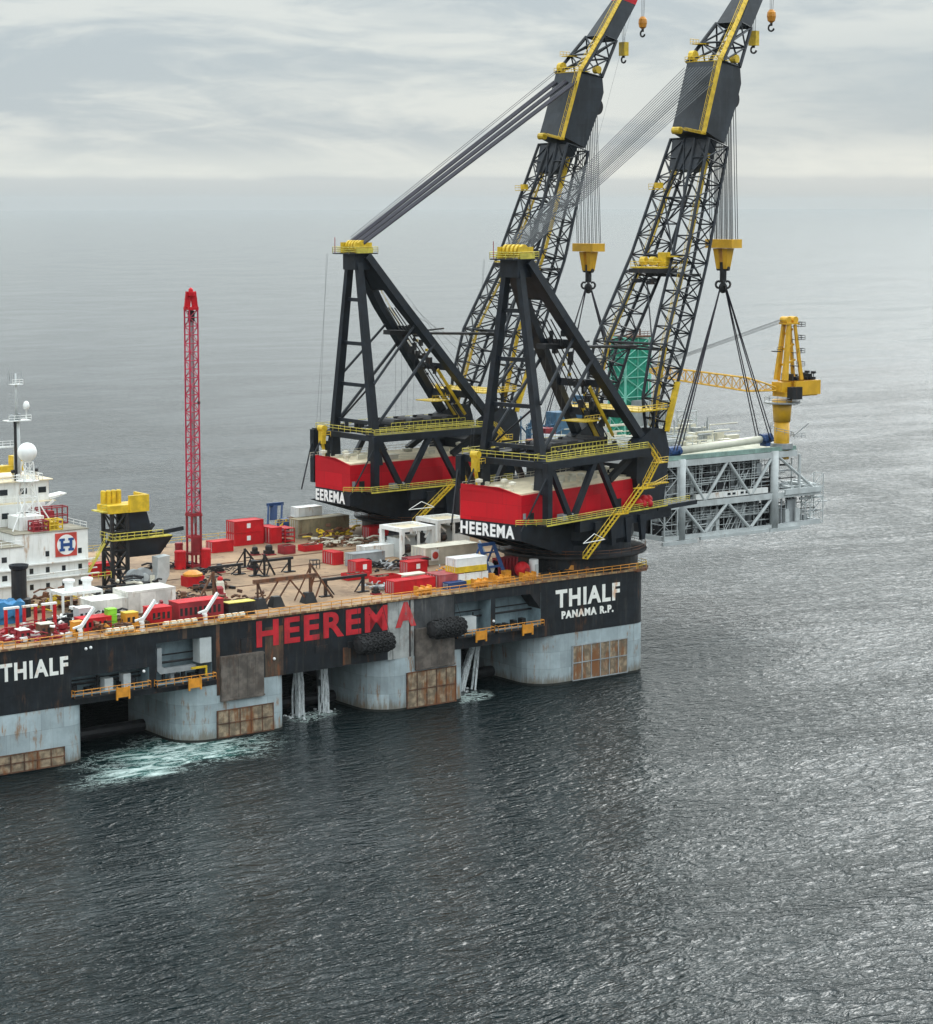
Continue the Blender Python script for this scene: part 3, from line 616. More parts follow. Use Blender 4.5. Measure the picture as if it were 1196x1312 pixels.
    def way(a,b,w=1.1):
        a=Vector(a);b=Vector(b); m.beam(a,b,w,.18); 
        for s in (-w/2,w/2):
            o=Vector((0,s,0)); off=Vector((-.9,0,.45)); m.tube(a+o+off,b+o+off,.07,4); m.tube(a+o+off*.5,b+o+off*.5,.05,4)
            n=int((b-a).length/1.6)
            for k in range(n+1): c=a.lerp(b,k/n)+o; m.tube(c,c+off,.05,4)
    way((39.2,-4.2,108.6),(44.9,-4.2,124.2)); way((44.9,-4.2,124.2),(53.5,-2.6,133)); way((53.5,-2.6,133),(61,-1.4,141.6)); way((61,-1.4,141.6),(68.6,-.9,151.8))
    way((39.0,0.5,109.4),(39.2,-4.4,108.4)); m.box(45.2,47.6,-4.9,4.9,124.05,124.2); m.rail([(45.0,-4.9,124.1),(45.0,4.9,124.1)],1.1,.07,1.2)
    m.box(47.5,50.5,2.5,5,128,128.2); m.rail([(47.3,5.2,128),(50.5,5.2,128)],1.2,.07,1)
    for s in (-1,1):
        way((17,s*8,48),(22.5,s*7.2,65.3),.9); way((22.5,s*7.2,65.3),(32.6,s*5.2,83.2),.8); way((32.6,s*5.2,83.2),(43.3,s*3.2,107),.8)
    m.box(9.5,19.5,-9.8,9.8,51.6,51.85); m.rail([(9.5,-9.8,51.8),(19.5,-9.8,51.8),(21,-6,51.8)],1.0,.07,1.2); m.rail([(9.5,-9.8,51.8),(9.5,9.8,51.8)],1.0,.06,1.6)
    K(m).build('boom_walkway',M_yel,bo)
    m=mb(); m.beam((19.5,-9.6,47),(23.6,-9.4,57),1.3,.5); K(m).build('boom_stair',M_yel,bo)
    m=mb(); m.box(24.5,31.5,-3.6,3.6,80.3,80.6); m.rail([(24.5,-3.6,80.6),(24.5,3.6,80.6)],1.1,.07,1.2); m.rail([(24.5,-3.6,80.6),(31,-3.6,80.6)],1.1,.07,1.2)
    for v in (-1.2,1.2): m.tube((26,v-.6,81.8),(26,v+.6,81.8),.9,12)
    m.box(27.6,29.4,-3.2,-1.2,80.7,83.6); m.box(28,31,-5.2,-3.4,82.6,82.9)
    m.box(33.0,34.2,2.4,3.8,97,98.2); m.box(32,34.5,1.8,4.6,96.7,96.85); m.rail([(32,1.8,96.9),(32,4.6,96.9)],1,.06,1); m.tube((43.2,2.2,110),(43.2,4.4,110),.9,10); m.tube((38.9,1.5,109.3),(38.9,3.4,109.3),.8,10)
    m.tube((46.5,3.2,125.4),(46.5,4.4,125.4),1.2,12); m.tube((50.8,-4.6,124.7),(50.8,-3.2,124.7),.9,12)
    K(m).each('boom_winch',M_yel,bo)
    m=mb(); m.box(24.3,31,-3.8,3.8,79.3,80.2); m.box(31,36.5,-6,6,78.4,79.0)
    for i in range(10): m.obox((random.uniform(25,35),random.uniform(-3,3),random.uniform(77,80)),(random.uniform(.6,2),random.uniform(.6,2),.8),random.random())
    K(m).build('boom_platform_frame',M_dark,bo)
    # luffing wires
    if near:
        m=mb(); n=11
        for row,(dz0,dz1,dv) in enumerate(((0.9,2.6,0),(-.9,-.6,.15))):
            for i in range(n):
                k=i/(n-1)*2-1; m.tube((-18.3,2.2*k+dv,85.0+dz0),(17+26.6*(1+(bk-1)),4.0*k+dv,120.2+dz1),.085,4)
        m.build('luffing_wires',M_rope,C)
    else:
        m=mb()
        for v in (-2.3,0,2.3):
            for d in (-.36,0,.36): m.tube((-18.2,v+d*.8,85.2+.3*d),(17+(44.3-17)*bk,v*1.6+d,122+.4*d),.27,6)
        for d in (0,.5): m.tube((-17.8,2.6,86.0+d),(17+28*bk,4.4,124+d),.06,4)
        m.build('luffing_wires',M_drope,C)
    m=mb()   # slack signal wires between A-frame pole and boom, and down to deck
    for u,z,r_ in ((-23.6,83,0),(-23.2,83,1)): m.tube((u,3.6,z),(-24-r_,6,44),.03,4)
    for k in range(4): m.tube((11+k*1.5,0,57+k*2.2),(-4+k*2,1,66-k*2.8+8),.035,4)
    for k in range(4): m.tube((-6+k*1.6,2,44.5),(-6+k*1.8,2,66-k*2.3),.03,4)
    m.build('guide_wires',M_rope,C)
    return C
AN,AF=13.0,3.0
CN=(-6.8,14.2); CF=(-2.8,71.6)
crane(*CN,AN,'nearer black heavy lift crane with crimson machinery house at the near stern corner','n',1.03)
crane(*CF,AF,'farther black heavy lift crane with red boom tip and thick dark stay wires',False,.95)
def cl(c,adeg,u,v,z):
    a=R(adeg); return Vector((c[0]+u*math.cos(a)-v*math.sin(a),c[1]+u*math.sin(a)+v*math.cos(a),z))
# ------------------------------------------------------------------ hook blocks and slings
def main_block(c,a,u,ztop,rope_top,label):
    p=cl(c,a,u,0,ztop)
    T=thing('hook_block',label,'hook block',p,R(a),'main hoist blocks')
    m=MB(); m.slabuz([(-2.0,-1.9),(2.0,-1.9),(2.0,0),(-2.0,0)],-3.5,3.5); m.build('crossbeam',M_cranyel,T)
    m=MB()
    for s in (-1,1): m.add([(-1.3,s*.5,-2),(1.3,s*.5,-2),(.8,s*.5,-7),(-.8,s*.5,-6.4),(-1.3,s*1.9,-2),(1.3,s*1.9,-2),(.8,s*1.3,-6.4),(-.8,s*1.3,-6.4)],[(0,1,2,3),(7,6,5,4),(0,4,5,1),(1,5,6,2),(2,6,7,3),(3,7,4,0)])
    m.each('cheek_plate',M_cranyel,T)
    m=MB(); m.tube((0,0,-5),(0,0,-9.2),.75,10); m.tube((0,-1.5,-6.4),(0,1.5,-6.4),.5,10); m.build('shank',M_dark,T)
    m=MB()
    for q in range(4):
        an=math.pi/2*q+math.pi/4; d=Vector((math.cos(an),math.sin(an),0)); pts=[]
        for i in range(9):
            t_=R(-90+i*27.5); pts.append(Vector((0,0,-10.2))+d*(1.0+.62*math.cos(t_))+Vector((0,0,.75*math.sin(t_)+.3)))
        pts=[Vector((0,0,-11.0))]+pts
        m.path(pts,.27,6)
    m.ball((0,0,-10.6),1.0,10,8,1.25); m.build('ramshorn_hook',M_dark,T)
    m=MB()
    for i in range(10):
        for j,du in enumerate((-1.2,1.2)):
            v=-2.9+i*.64; m.tube((du+.15*(i%2),v,-.1),(du*.9-1.2,v*.95,rope_top-ztop),.10,4)
    m.build('hoist_wires',M_rope,T)
    return p-Vector((0,0,10.4))
pn=main_block(CN,AN,54.2,86.0,115.5,'yellow main hook block on the nearer crane, higher right one')
pf=main_block(CF,AF,50.4,84.4,115.5,'yellow main hook block on the farther crane, left one')
def aux(c,a,u,zb,ut,zt,label,big=1):
    p=cl(c,a,u,0,zb); T=thing('auxiliary_hook',label,'hook block',p,R(a),'small hooks under the boom tips')
    m=MB(); m.lathe((0,0,0),[(.3,-1.4),(.85,-1.0),(1.05,0),(.95,.9),(.5,1.5)],10) if big else m.box(-.7,.7,-.95,.95,-1.6,1.6)
    m.build('block_body',M_ora if big else M_yel,T)
    m=MB(); m.tube((0,0,-1.3),(0,0,-2.1),.3,8); m.path([Vector((0,.75*math.cos(t_),-2.5+.75*math.sin(t_))) for t_ in [R(70-i*40) for i in range(7)]],.22,6); m.build('hook',M_dark,T)
    m=MB(); 
    for v in (-.7,0,.7): m.tube((0,v*.5,1.3),(ut-u,v*1.2,zt-zb),.06,4)
    m.build('wires',M_rope,T)
aux(CN,AN,72.2,135.2,72.6,151,'small round yellow hook block at the upper right hanging from the nearer boom tip',1)
aux(CN,AN,65.2,130.0,64.8,141,'squarish yellow hook block close beside the nearer boom tip',0)
aux(CF,AF,67.6,136.6,68,151,'small round yellow hook block hanging right of the red boom tip',1)
aux(CF,AF,61.4,130.2,61,141,'squarish yellow hook block close under the red-tipped boom',0)
m=MB(); tl=cl(CF,AF,67,0,148); m.tube(tl,cl(CF,AF,34,-9,78),.03,4); m.build('tag_line',M_rope); tag(bpy.data.objects['tag_line'],'thin tag line slanting down from the red-tipped boom','wire')
# module geometry constants
MX0,MX1,MY0,MY1,MZ0,MZ1=34.9,63.1,27,76,20.5,38.2
def slings(top,pts,lab):
    for i,(q,l) in enumerate(zip(pts,lab)):
        m=MB(); q=Vector(q); d=Vector((q-top).normalized().cross(Vector((0,0,1))).normalized())
        s0=top+d*0
        m.tube(top+Vector(((q.x-top.x)*.045,(q.y-top.y)*.045,.2)),q,.13,6); m.tube(top+Vector(((q.x-top.x)*.045,(q.y-top.y)*.045,-.2))+d*.3,q+Vector((.9,0,0)),.13,6)
        tag(m.build('sling',M_drope),l,'lifting sling','lifting slings under the hook blocks')
slings(pn,[(33.0,27.6,40.0),(36.2,29.6,40.2),(59.5,29.2,41.2),(62.2,27.4,40.4)],['outermost left sling of the nearer hook, ending at the pipe\'s left blue end','inner left sling of the nearer hook block','inner right sling of the nearer hook block','outermost right sling of the nearer hook, ending at the pipe\'s right blue end'])
slings(pf,[(33.0,75,38.5),(36.2,73,38.5),(59.0,73,38.5),(62.2,75,38.5)],['outermost left sling of the farther hook block','inner left sling of the farther hook block','inner right sling of the farther hook block','outermost right sling of the farther hook block'])
# ------------------------------------------------------------------ lifted platform module
Mo=thing('platform_module','grey steel offshore platform module with V bracing hanging in slings off the stern','platform module',(49,51.5,20.5))
O=(-49,-51.5,-20.5)
def mm(): return MB(O)
for x,y in ((MX0,MY0),(MX1,MY0),(MX0,MY1),(MX1,MY1)):
    m=mm(); m.tube((x,y,MZ0-.3),(x,y,MZ1),.95,16); smoothf(m.build('leg',M_lgrey,Mo))
m=mm()
for y in (MY0,MY1):
    for z,h in ((37.3,1.3),(28.0,1.3),(21.0,1.0)):
        m.box(29.8,MX0-.8,y-.35,y+.35,z-h/2,z+h/2); m.box(MX0+.8,MX1-.8,y-.35,y+.35,z-h/2,z+h/2); m.box(MX1+.8,77.7 if z<30 else 70,y-.35,y+.35,z-h/2,z+h/2)
for x in (30,MX0,49,MX1,77.5):
    for z in ((37.3,28,21) if x<70 else (28,21)): m.box(x-.35,x+.35,MY0+.4,MY1-.4,z-.5,z+.5)
m.build('deck_girder',M_lgrey,Mo)
for y in (MY0,MY1):
    for pts in ([(MX0+1,36.6),(41.6,28.7)],[(42.0,28.7),(48.4,36.6)],[(49.0,36.6),(55.4,28.9)],[(56,28.9),(MX1-1,36.6)],[(MX0+1,27.2),(41.6,21.5)],[(42,21.5),(48.4,27.3)],[(49,27.3),(55.4,21.5)],[(56,21.5),(MX1-1,27.2)]):
        m=mm(); (a,za),(b_,zb)=pts; m.tube((a,y,za),(b_,y,zb),.38,8); m.build('brace',M_lgrey,Mo)
m=mm()
for z in (20.6,28.4,37.6): m.box(30,77.5 if z<30 else 70,MY0+.5,MY1-.5,z-.12,z+.12)
m.box(66,77.6,MY0-.3,MY0+.3,20.6,21.6); 
m.each('deck_plate',M_grey,Mo)
m=mm(); m.box(MX0-6,MX0+4,MY0-1,MY0-.4,19.6,20.4); m.box(MX1-2,MX1+7.5,MY0-1,MY0-.4,19.9,20.7); m.box(40,62,MY0-.8,MY0-.4,20.0,20.7); m.box(66,77.7,MY0-.7,MY0-.37,28,29.2); m.each('lower_walkway',M_lgrey,Mo)
# equipment inside
rnd=random.Random(3)
mats=[M_dark,M_grey,M_lgrey,M_dark,M_grey]
bl=[mm() for _ in mats]
for zf,zt in ((21.2,27),(28.6,36.4)):
    for i in range(185):
        x=rnd.uniform(30.5,76 if zf<25 else 66); y=MY0+rnd.random()**1.8*20+.9; k=rnd.randrange(5); hh=rnd.uniform(.6,zt-zf-.4)
        if rnd.random()<.45: bl[k].box(x,x+rnd.uniform(.4,2.6),y,y+rnd.uniform(.5,2.5),zf+.02,zf+hh)
        elif rnd.random()<.5: bl[k].tube((x,y,zf+hh),(x+rnd.uniform(2,8),y,zf+hh),rnd.uniform(.08,.3),6)
        else: bl[k].tube((x,y,zf),(x,y,zt),rnd.uniform(.06,.22),6)
for q,m_,nm in zip(bl,mats,('process_skid','pipe','cable_tray','cabinet','pump')): q.each(nm,m_,Mo)
m=mm(); m.box(31,66,MY0+9,MY0+9.4,21,37); m.box(31,77,46,46.5,20.8,37); m.box(30.4,30.7,MY0+6,MY1,21,36.8); m.each('inner_wall',M_dark,Mo)
m=mm()
for y in (MY0+.9,MY0+4.2):
    for z in (22.6,24.4,26,30.4,32.4,34.6,36): m.tube((30.5,y,z),(62.5,y,z+.05),.065,4)
    x=31.0
    while x<76: m.tube((x,y,20.8),(x,y,37 if x<66 else 28),.08,4); x+=rnd.uniform(1.6,3.4)
for i in range(26): x=rnd.uniform(31,60); z=rnd.choice((21,28.8)); m.tube((x,MY0+1,z),(x+rnd.uniform(2,4),MY0+1,z+rnd.uniform(4,6)),.10,4)
m.build('secondary_framing',M_lgrey,Mo)
m=mm(); m.box(36.5,44,MY0+.9,MY0+1.1,31.9,32.1); 
for z in (24.3,32.4): m.box(35.9,62.1,MY0+.6,MY0+1.6,z-.1,z); m.rail([(36,MY0+.6,z),(62,MY0+.6,z)],1.1,.06,1.5)
m.rail([(64,MY0-.2,28.7),(77.5,MY0-.2,28.7)],1.1,.06,1.6); m.rail([(30,MY0-.2,21.5),(34,MY0-.2,21.5)],1.1,.06,1); m.rail([(30,MY0-.2,28.7),(34,MY0-.2,28.7)],1.1,.06,1)
m.build('railing',M_lgrey,Mo)
m=mm(); m.box(39,61,MY0-.2,MY0+.6,28.9,30.1); m.build('cabin_strip',M_white,Mo)
m=mm()
for x in (48.5,50,52.5,54): m.box(x,x+.9,MY0-.27,MY0-.21,29.3,29.8)
m.each('window',M_win,Mo)
m=mm()
for x in (40,56): 
    for s in (0,.8): m.tube((x+s,MY0+.2,29),(x+s*.9+.6,MY0+.2,36.8),.08,4)
    for i in range(12): m.tube((x+i*.05,MY0+.2,29.3+i*.62),(x+.8+i*.05,MY0+.2,29.3+i*.62),.05,4)
m.build('ladder',M_lgrey,Mo)
m=mm(); lattice(m,[(74.6,MY0,20.6),(78.8,MY0,20.6),(78.8,MY0+3,20.6),(74.6,MY0+3,20.6)],[(75.2,MY0,29),(78.8,MY0,32),(78.8,MY0+3,32),(75.2,MY0+3,29)],4,.12,.07)
m.build('end_stair_tower',M_lgrey,Mo); m=mm(); lattice(m,[(29.8,MY0-.2,20.6),(33.6,MY0-.2,20.6),(33.6,MY0+4,20.6),(29.8,MY0+4,20.6)],[(29.8,MY0-.2,37.6),(33.6,MY0-.2,37.6),(33.6,MY0+4,37.6),(29.8,MY0+4,37.6)],5,.16,.08)
m.tube((71,MY0,28.6),(71,MY0,37),.35,8); m.tube((MX1+1,MY0,37),(75.5,MY0,29),.35,8); m.tube((70.5,MY0+2,21),(70.5,MY0+2,36),.2,6)
for i in range(30):
    x=rnd.uniform(66,77); z=rnd.choice((21.2,28.7)); m.box(x,x+rnd.uniform(.3,1.4),MY0+rnd.uniform(.5,6),MY0+7,z,z+rnd.uniform(.5,4 if z<25 else 1.5))
m.build('stair_tower',M_lgrey,Mo)
m=mm(); m.box(31,70,MY0+.1,MY0+1,38.05,39.0); m.build('green_fascia',mat('pale_green_fascia',(.22,.33,.29),.6,0,.3,streak=.3),Mo)
m=mm(); m.box(30,70,MY0+1.1,MY1,37.9,38.3); m.build('top_deck',mat('top_deck_buff',(.42,.42,.33),.8,0,.2,rust=.05),Mo)
# topside equipment, pale pipes and skids
m=mm(); m2=mm(); m3=mm()
for i in range(90):
    x=rnd.uniform(31,69); y=rnd.uniform(34,74); q=rnd.choice((m,m,m2)); hh=rnd.uniform(.5,3.2)
    if rnd.random()<.5: q.box(x,x+rnd.uniform(.6,4),y,y+rnd.uniform(.6,3),38.3,38.3+hh)
    else: q.tube((x,y,38.8+hh),(x+rnd.uniform(3,10),y,38.8+hh),rnd.uniform(.1,.35),6); q.tube((x,y,38.3),(x,y,38.8+hh),.1,5)
for i in range(26):
    x=rnd.uniform(52,69); y=rnd.uniform(48,70); m2.tube((x,y,38.3),(x,y,41+rnd.uniform(0,3)),.12,5); m2.tube((x,y,40+rnd.random()),(x+3,y,40.5),.14,5)
lattice(m3,[(66,60,38.3),(69.5,60,38.3),(69.5,63,38.3),(66,63,38.3)],[(66,60,44.5),(69.5,60,44.5),(69.5,63,44.5),(66,63,44.5)],3,.14,.09)
lattice(m3,[(31,40,38.3),(50,40,38.3),(50,46,38.3),(31,46,38.3)],[(31,40,41.5),(50,40,41.5),(50,46,41.5),(31,46,41.5)],2,.14,.1)
m.each('top_skid',M_beige,Mo); m2.build('valve_manifold',M_grey,Mo); m3.build('top_frames',M_lgrey,Mo)
m=mm()
for i in range(12): m.box(56+i*.72,56.45+i*.72,64,68,38.3,47.2)
m.box(55.9,64.6,64.2,68.1,38.4,47.0); m.build('ribbed_stack',M_grey,Mo)
# far-left end of the module: blue frames, red cabin and grey sloped roof seen between the A-frames
m=mm(); m.box(19,30,52,76,37.7,38.2)
for x,y in ((19.5,53),(19.5,75),(25,53)): m.tube((x,y,28),(x,y,37.7),.4,8)
m.build('cantilever_deck',M_grey,Mo)
m=mm()
for i in range(26):
    x=rnd.uniform(22,44); y=rnd.uniform(66,75); m.tube((x,y,38.3),(x,y,41+rnd.uniform(0,4)),.18,6); m.tube((x,y,40+rnd.random()*3),(x+rnd.uniform(2,5),y,40+rnd.random()*3),.18,6)
m.box(33,37,68,72,38.3,45.5); m.box(41,42,68,72,38.3,49); m.build('blue_pipework',mat('muted_blue',(.05,.13,.22),.6,0,.2),Mo)
m=mm(); m.box(26.5,29.5,64,67,38.3,42.5); m.box(19.8,22,60,63,38.3,40.6); m.build('red_cabin',M_dred,Mo)
m=mm(); m.slabuz([(19.6,38.2),(34,38.2),(31,41),(24,41.6),(20,39.6)],56,63); m.build('sloped_roof',M_grey,Mo)
# spreader pipe with blue ends
S=thing('spreader_pipe','long ivory spreader pipe with blue ends lying along the module top','spreader bar',(49,28.6,40.3))
m=MB((-49,-28.6,-40.3)); m.tube((35.2,28.6,39.9),(60.5,28.6,40.9),.85,14); smoothf(m.build('pipe',M_stripe,S))
for xa,xb,z in ((32.2,35.6,39.9),(60.2,63.2,41.0)):
    m=MB((-49,-28.6,-40.3)); m.tube((xa,28.6,z),(xb,28.6,z+.1),1.1,14); m.tube((xa+.4,27.2,z),(xa+.4,30,z),.45,10); m.tube((xb-.6,27.2,z),(xb-.6,30,z),.45,10); m.box(xa+.8,xb-.8,27.6,29.6,z-1.7,z-.9); m.build('end_cap',M_blue,S)
# derrick
D=thing('derrick','sea-green lattice derrick wrapped in netting standing on the module','derrick',(58.6,72,38.3))
O2=(-58.6,-72,-38.3)
m=MB(O2); A=[(54.8,69,38.3),(62.6,69,38.3),(62.6,75,38.3),(54.8,75,38.3)]; B=[(54.8,69,62),(62.6,69,62),(62.6,75,62),(54.8,75,62)]
lattice(m,A,B,5,.3,.15)
for k in range(5):
    z0=38.3+k*4.74; z1=z0+4.74
    m.tube((54.8,69,z0),(62.6,69,z1),.13,4); m.tube((62.6,69,z0),(54.8,69,z1),.13,4); m.tube((58.7,69,z0),(58.7,69,z1),.13,4); m.tube((54.8,69,z0),(54.8,75,z1),.13,4)
m.build('frame',mat('pale_green_steel',(.18,.50,.40),.5),D)
m=MB(O2); m.box(55.1,62.3,69.3,74.7,38.4,61.6); m.build('netting',M_net,D)
m=MB(O2); m.box(54.9,62.8,68.8,75.2,62,62.4); m.rail([(54.9,68.9,62.4),(62.7,68.9,62.4)],1,.07,1); m.tube((59.5,71,62.4),(59.5,71,64.6),.25,6); m.tube((61,71,62.4),(61,71,64),.2,6); m.build('crown',M_brown,D)
# pedestal crane on the module
P=thing('pedestal_crane','amber pedestal crane with lattice boom lowered across the module','crane',(67.2,29,38.3))
O3=(-66,-29,-38.3)
m=MB(O3); m.tube((66,29,36),(66,29,44.5),1.75,18); m.tube((66,29,44.5),(66,29,49.5),1.9,18,2.3); smoothf(m.build('pedestal',M_cranyel,P))
m=MB(O3); m.lathe((66,29,0),[(3.8,48.6),(4.2,48.8),(4.2,49),(2,49)],20); m.lathe((66,29,0),[(2.6,38.4),(2.6,39.6),(2,39.6)],16); m.rail([(66+4.1*math.cos(R(i*30)),29+4.1*math.sin(R(i*30)),49) for i in range(13)],1.1,.06,1.2)
m.rail([(66+2.7*math.cos(R(i*40)),29+2.7*math.sin(R(i*40)),44.2-i*.4) for i in range(10)],1.0,.07,1); m.beam((68.5,28,41),(71.5,26,44),.8,.15); m.rail([(68.5,27.5,40.5),(72,27.5,40.5)],1.1,.06,1)
m.build('platform',M_grey,P)
m=MB(O3); m.box(66.6,74.6,25.4,26,50.6,53.8); m.box(66.6,74.6,30.5,31.1,50.6,53.8); m.box(74.1,74.6,26,30.5,50.6,53.8); m.box(64.4,74.2,26,30.5,50.3,51.4); m.box(63.6,66.6,26.8,30.0,51.4,53.6); m.build('machinery_house',M_cranyel,P)
m=MB(O3); m.box(64.6,67.6,24.2,26,49.8,52.6); m.build('cab',M_dark,P)
m=MB(O3)
for s in (-1.3,1.3): m.beam((64.8,28.3+s,54),(66.3,28.3+s*.6,66.8),.9,1.3,.6,.9); m.beam((70,28.3+s,54),(68.2,28.3+s*.6,66.5),.7,.8,.5,.6)
for z in (57.5,61,64.5): m.beam((65.2+(z-54)*.12,27.4,z),(65.2+(z-54)*.12,29.2,z),.5); m.beam((65.2+(z-54)*.12,28.3,z),(69.6-(z-54)*.13,28.3,z+1),.4)
m.box(65.2,69.2,27,29.6,66.6,67.0); m.tube((66,27.2,67.6),(66,29.4,67.6),.8,12); m.tube((68.2,27.2,67.6),(68.2,29.4,67.6),.8,12); m.build('gantry',M_cranyel,P)
m=MB(O3)
for z in (57,60,63,66): m.box(68.8,71,27,29.6,z,z+.12); m.rail([(71,27,z),(71,29.6,z)],1,.06,1); m.rail([(68.8,27,z),(71,27,z)],1,.06,1)
for i in range(16): x=rnd.uniform(66.5,74); m.box(x,x+.5,rnd.uniform(26,30),30.3,53.85,54.3+rnd.random()*1.3)
m.lathe((71.3,26.5,54),[(.1,0),(.1,1.4),(.6,1.5),(.6,2.0),(.1,2.1)],8); m.lathe((73.3,26.5,54),[(.1,0),(.1,1.2),(.6,1.3),(.6,1.8),(.1,1.9)],8)
m.box(62.6,64,27.5,29.2,60.5,60.7); m.rail([(62.6,27.4,60.6),(64.4,27.4,60.6)],1,.06,1); m.build('access_platforms',M_dark,P)
m=MB(O3); a=Vector((63.4,28.6,52.2)); b_=Vector((41,46,56.2)); dd=(b_-a).normalized(); sd_=dd.cross(Vector((0,0,1))).normalized()
def q4(c,w_,h_): return [c+sd_*w_-Vector((0,0,h_)),c-sd_*w_-Vector((0,0,h_)),c-sd_*w_+Vector((0,0,h_)),c+sd_*w_+Vector((0,0,h_))]
lattice(m,q4(a,1.3,.4),q4(a.lerp(b_,.22),1.1,1.5),3,.16,.10); lattice(m,q4(a.lerp(b_,.22),1.1,1.5),q4(a.lerp(b_,.9),.9,1.2),11,.16,.09); lattice(m,q4(a.lerp(b_,.9),.9,1.2),q4(b_,.8,.4),2,.16,.10)
m.build('boom',M_cranyel,P)
m=MB(O3)
for s in (-.4,.4): m.tube((66.2,28.5+s,68),b_+Vector((0,s,.8)),.06,4); m.tube((66.2,28.5+s,67.4),b_+Vector((0,s,.4)),.05,4)
m.build('luffing_wires',M_rope,P)
# ------------------------------------------------------------------ red lattice mast
G=thing('lattice_mast','tall slender crimson lattice mast standing upright on the open deck','mast',(-71.6,54.3,H))
m=MB(); A=[(-1,-1,11),(1,-1,11),(1,1,11),(-1,1,11)]; B=[(-.95,-.95,52),(.95,-.95,52),(.95,.95,52),(-.95,.95,52)]
lattice(m,A,B,24,.16,.085); m.build('lattice',mat('magenta_red',(.42,.012,.05),.5,0,.15),G)
m=MB(); m.tube((0,.2,9),(0,.2,52),.30,8); m.tube((.5,.2,9),(.5,.2,52),.08,5); m.build('riser_pipe',M_grey,G)
m=MB(); 
for x in (-1,1):
    for y in (-1,1): m.beam((x,y,.2),(x,y,11.2),.35)
for z in (.6,3,6.4,11): m.box(-1.2,1.2,-1.2,-.95,z-.25,z+.25); m.box(-1.2,1.2,.95,1.2,z-.25,z+.25); m.box(-1.2,-.95,-1,1,z-.25,z+.25); m.box(.95,1.2,-1,1,z-.25,z+.25)
m.box(-1.05,1.05,-1.02,-.98,3.2,6.3); m.box(-1.3,1.3,-1.3,1.3,10.6,10.9); m.build('base_frame',M_dred,G)
m=MB(); m.box(-1.1,1.1,-1.1,1.1,51.8,52.4); 
for x in (-.9,.9): m.beam((x,0,52.2),(x*.55,0,55.4),.4,1.2)
m.box(-.8,.8,-.8,.8,54.6,55.3); m.lathe((0,0,55.3),[(.5,0),(.45,.6),(.15,.9)],10); m.tube((-1.5,0,54),(1.5,0,54),.07,4); m.build('head',M_red,G)
m=MB(); m.box(-.5,.5,-.5,.5,49.5,51.6); m.box(.7,1.1,-1.1,-.8,15,15.7); m.box(.7,1.2,-1.1,-.8,33,33.6); m.build('travelling_block',M_dark,G)
def drum(x,y,r,h,mt,lab,name='drum',cat='tank',ribs=True,z=H):
    T=thing(name,lab,cat,(x,y,z)); m=MB(); m.lathe((0,0,0),[(r,0.02),(r,h),(r*.9,h+.12)],14); m.build('shell',mt,T)
    m=MB()
    for k in (.05,.5,.95): m.lathe((0,0,h*k-.08),[(r+.08,0),(r+.08,.16)],14)
    m.build('band',mt,T); return T
drum(-74.5,54.8,1.15,3.6,M_cred,'upright red tank just left of the lattice mast base')
drum(-69.6,53.4,1.15,3.8,M_cred,'upright red tank just right of the lattice mast base')
drum(-73.2,57.6,.8,4.8,M_dred,'tall narrow dark red tank behind the lattice mast base')
# ------------------------------------------------------------------ containers
def container(x,y,lx,ly,h,mt,lab,z=H,band=None,group=None,mark=False,rz=0,door='x'):
    T=thing('shipping_container',lab,'container',(x,y,z),rz,group)
    m=MB(); m.box(.06,lx-.06,.06,ly-.06,.1,h-.08); m.build('body',mt,T)
    m=MB()
    for px in (0,lx-.16):
        for py in (0,ly-.16): m.box(px,px+.16,py,py+.16,0.01,h)
    for z_ in (0.02,h-.16): m.box(.16,lx-.16,0,.12,z_,z_+.15); m.box(.16,lx-.16,ly-.12,ly,z_,z_+.15); m.box(0,.12,.16,ly-.16,z_,z_+.15); m.box(lx-.12,lx,.16,ly-.16,z_,z_+.15)
    m.build('corner_frame',mt,T)
    m=MB(); 
    for k in (.18,.4,.6,.82): m.tube((-.04,ly*k,.2),(-.04,ly*k,h-.2),.05,5)
    m.each('locking_bar',M_lgrey,T)
    if mark:
        m=MB(); m.box(lx*.42,lx*.42+.9,-.02,.05,h*.38,h*.38+1.0); m.build('marking',M_whitec,T)
    if band:
        m=MB(); m.box(-.03,lx+.03,-.03,ly+.03,.02,h*.42); m.build('lower_stripe',band,T)
    return T
CG='cargo containers on the deck'
container(-50.3,74,7.2,3.6,2.7,M_cred,'long bright red container at the bottom of the two-high red stack',mark=True,group=CG)
container(-50.3,74,7.2,3.6,2.6,M_cred,'bright red container on top of the two-high red stack',z=H+2.72,mark=True,group=CG)
container(-42.2,72.4,2.7,5.2,3.5,M_cred,'red container standing end-on right beside the two-high red stack',group=CG)
T=thing('rack','open red rack with shelves beside the end-on red container','rack',(-39.2,71.6,H)); m=MB()
for x in (0,2.3):
    for y in (0,4): m.box(x,x+.2,y,y+.2,0.01,3.2)
for z in (.3,1.2,2.1,3.0): m.box(.01,2.49,.01,4.19,z,z+.18)
m.build('frame',M_cred,T)
container(-58.9,68.6,5.0,2.9,2.4,M_cred,'lone red container on open deck in front of the red stack',group=CG)
container(-33.5,75.0,13.2,4.0,4.2,mat('rusty_khaki',(.24,.20,.12),.7,0,.3,rust=.2,streak=.4),'long rusty khaki cargo tank box behind the yellow pipe rack',group=CG)
container(-30.5,79.8,6.2,3.2,2.3,M_white,'small white container topmost behind the khaki box, by the far rail',z=H+3.8,group=CG)
T=thing('support_frame','dark low support frame carrying the small white container','frame',(-31,79.6,H)); m=MB()
for x in (0,6.8):
    for y in (0.2,3.4): m.box(x,x+.3,y,y+.3,0,3.5)
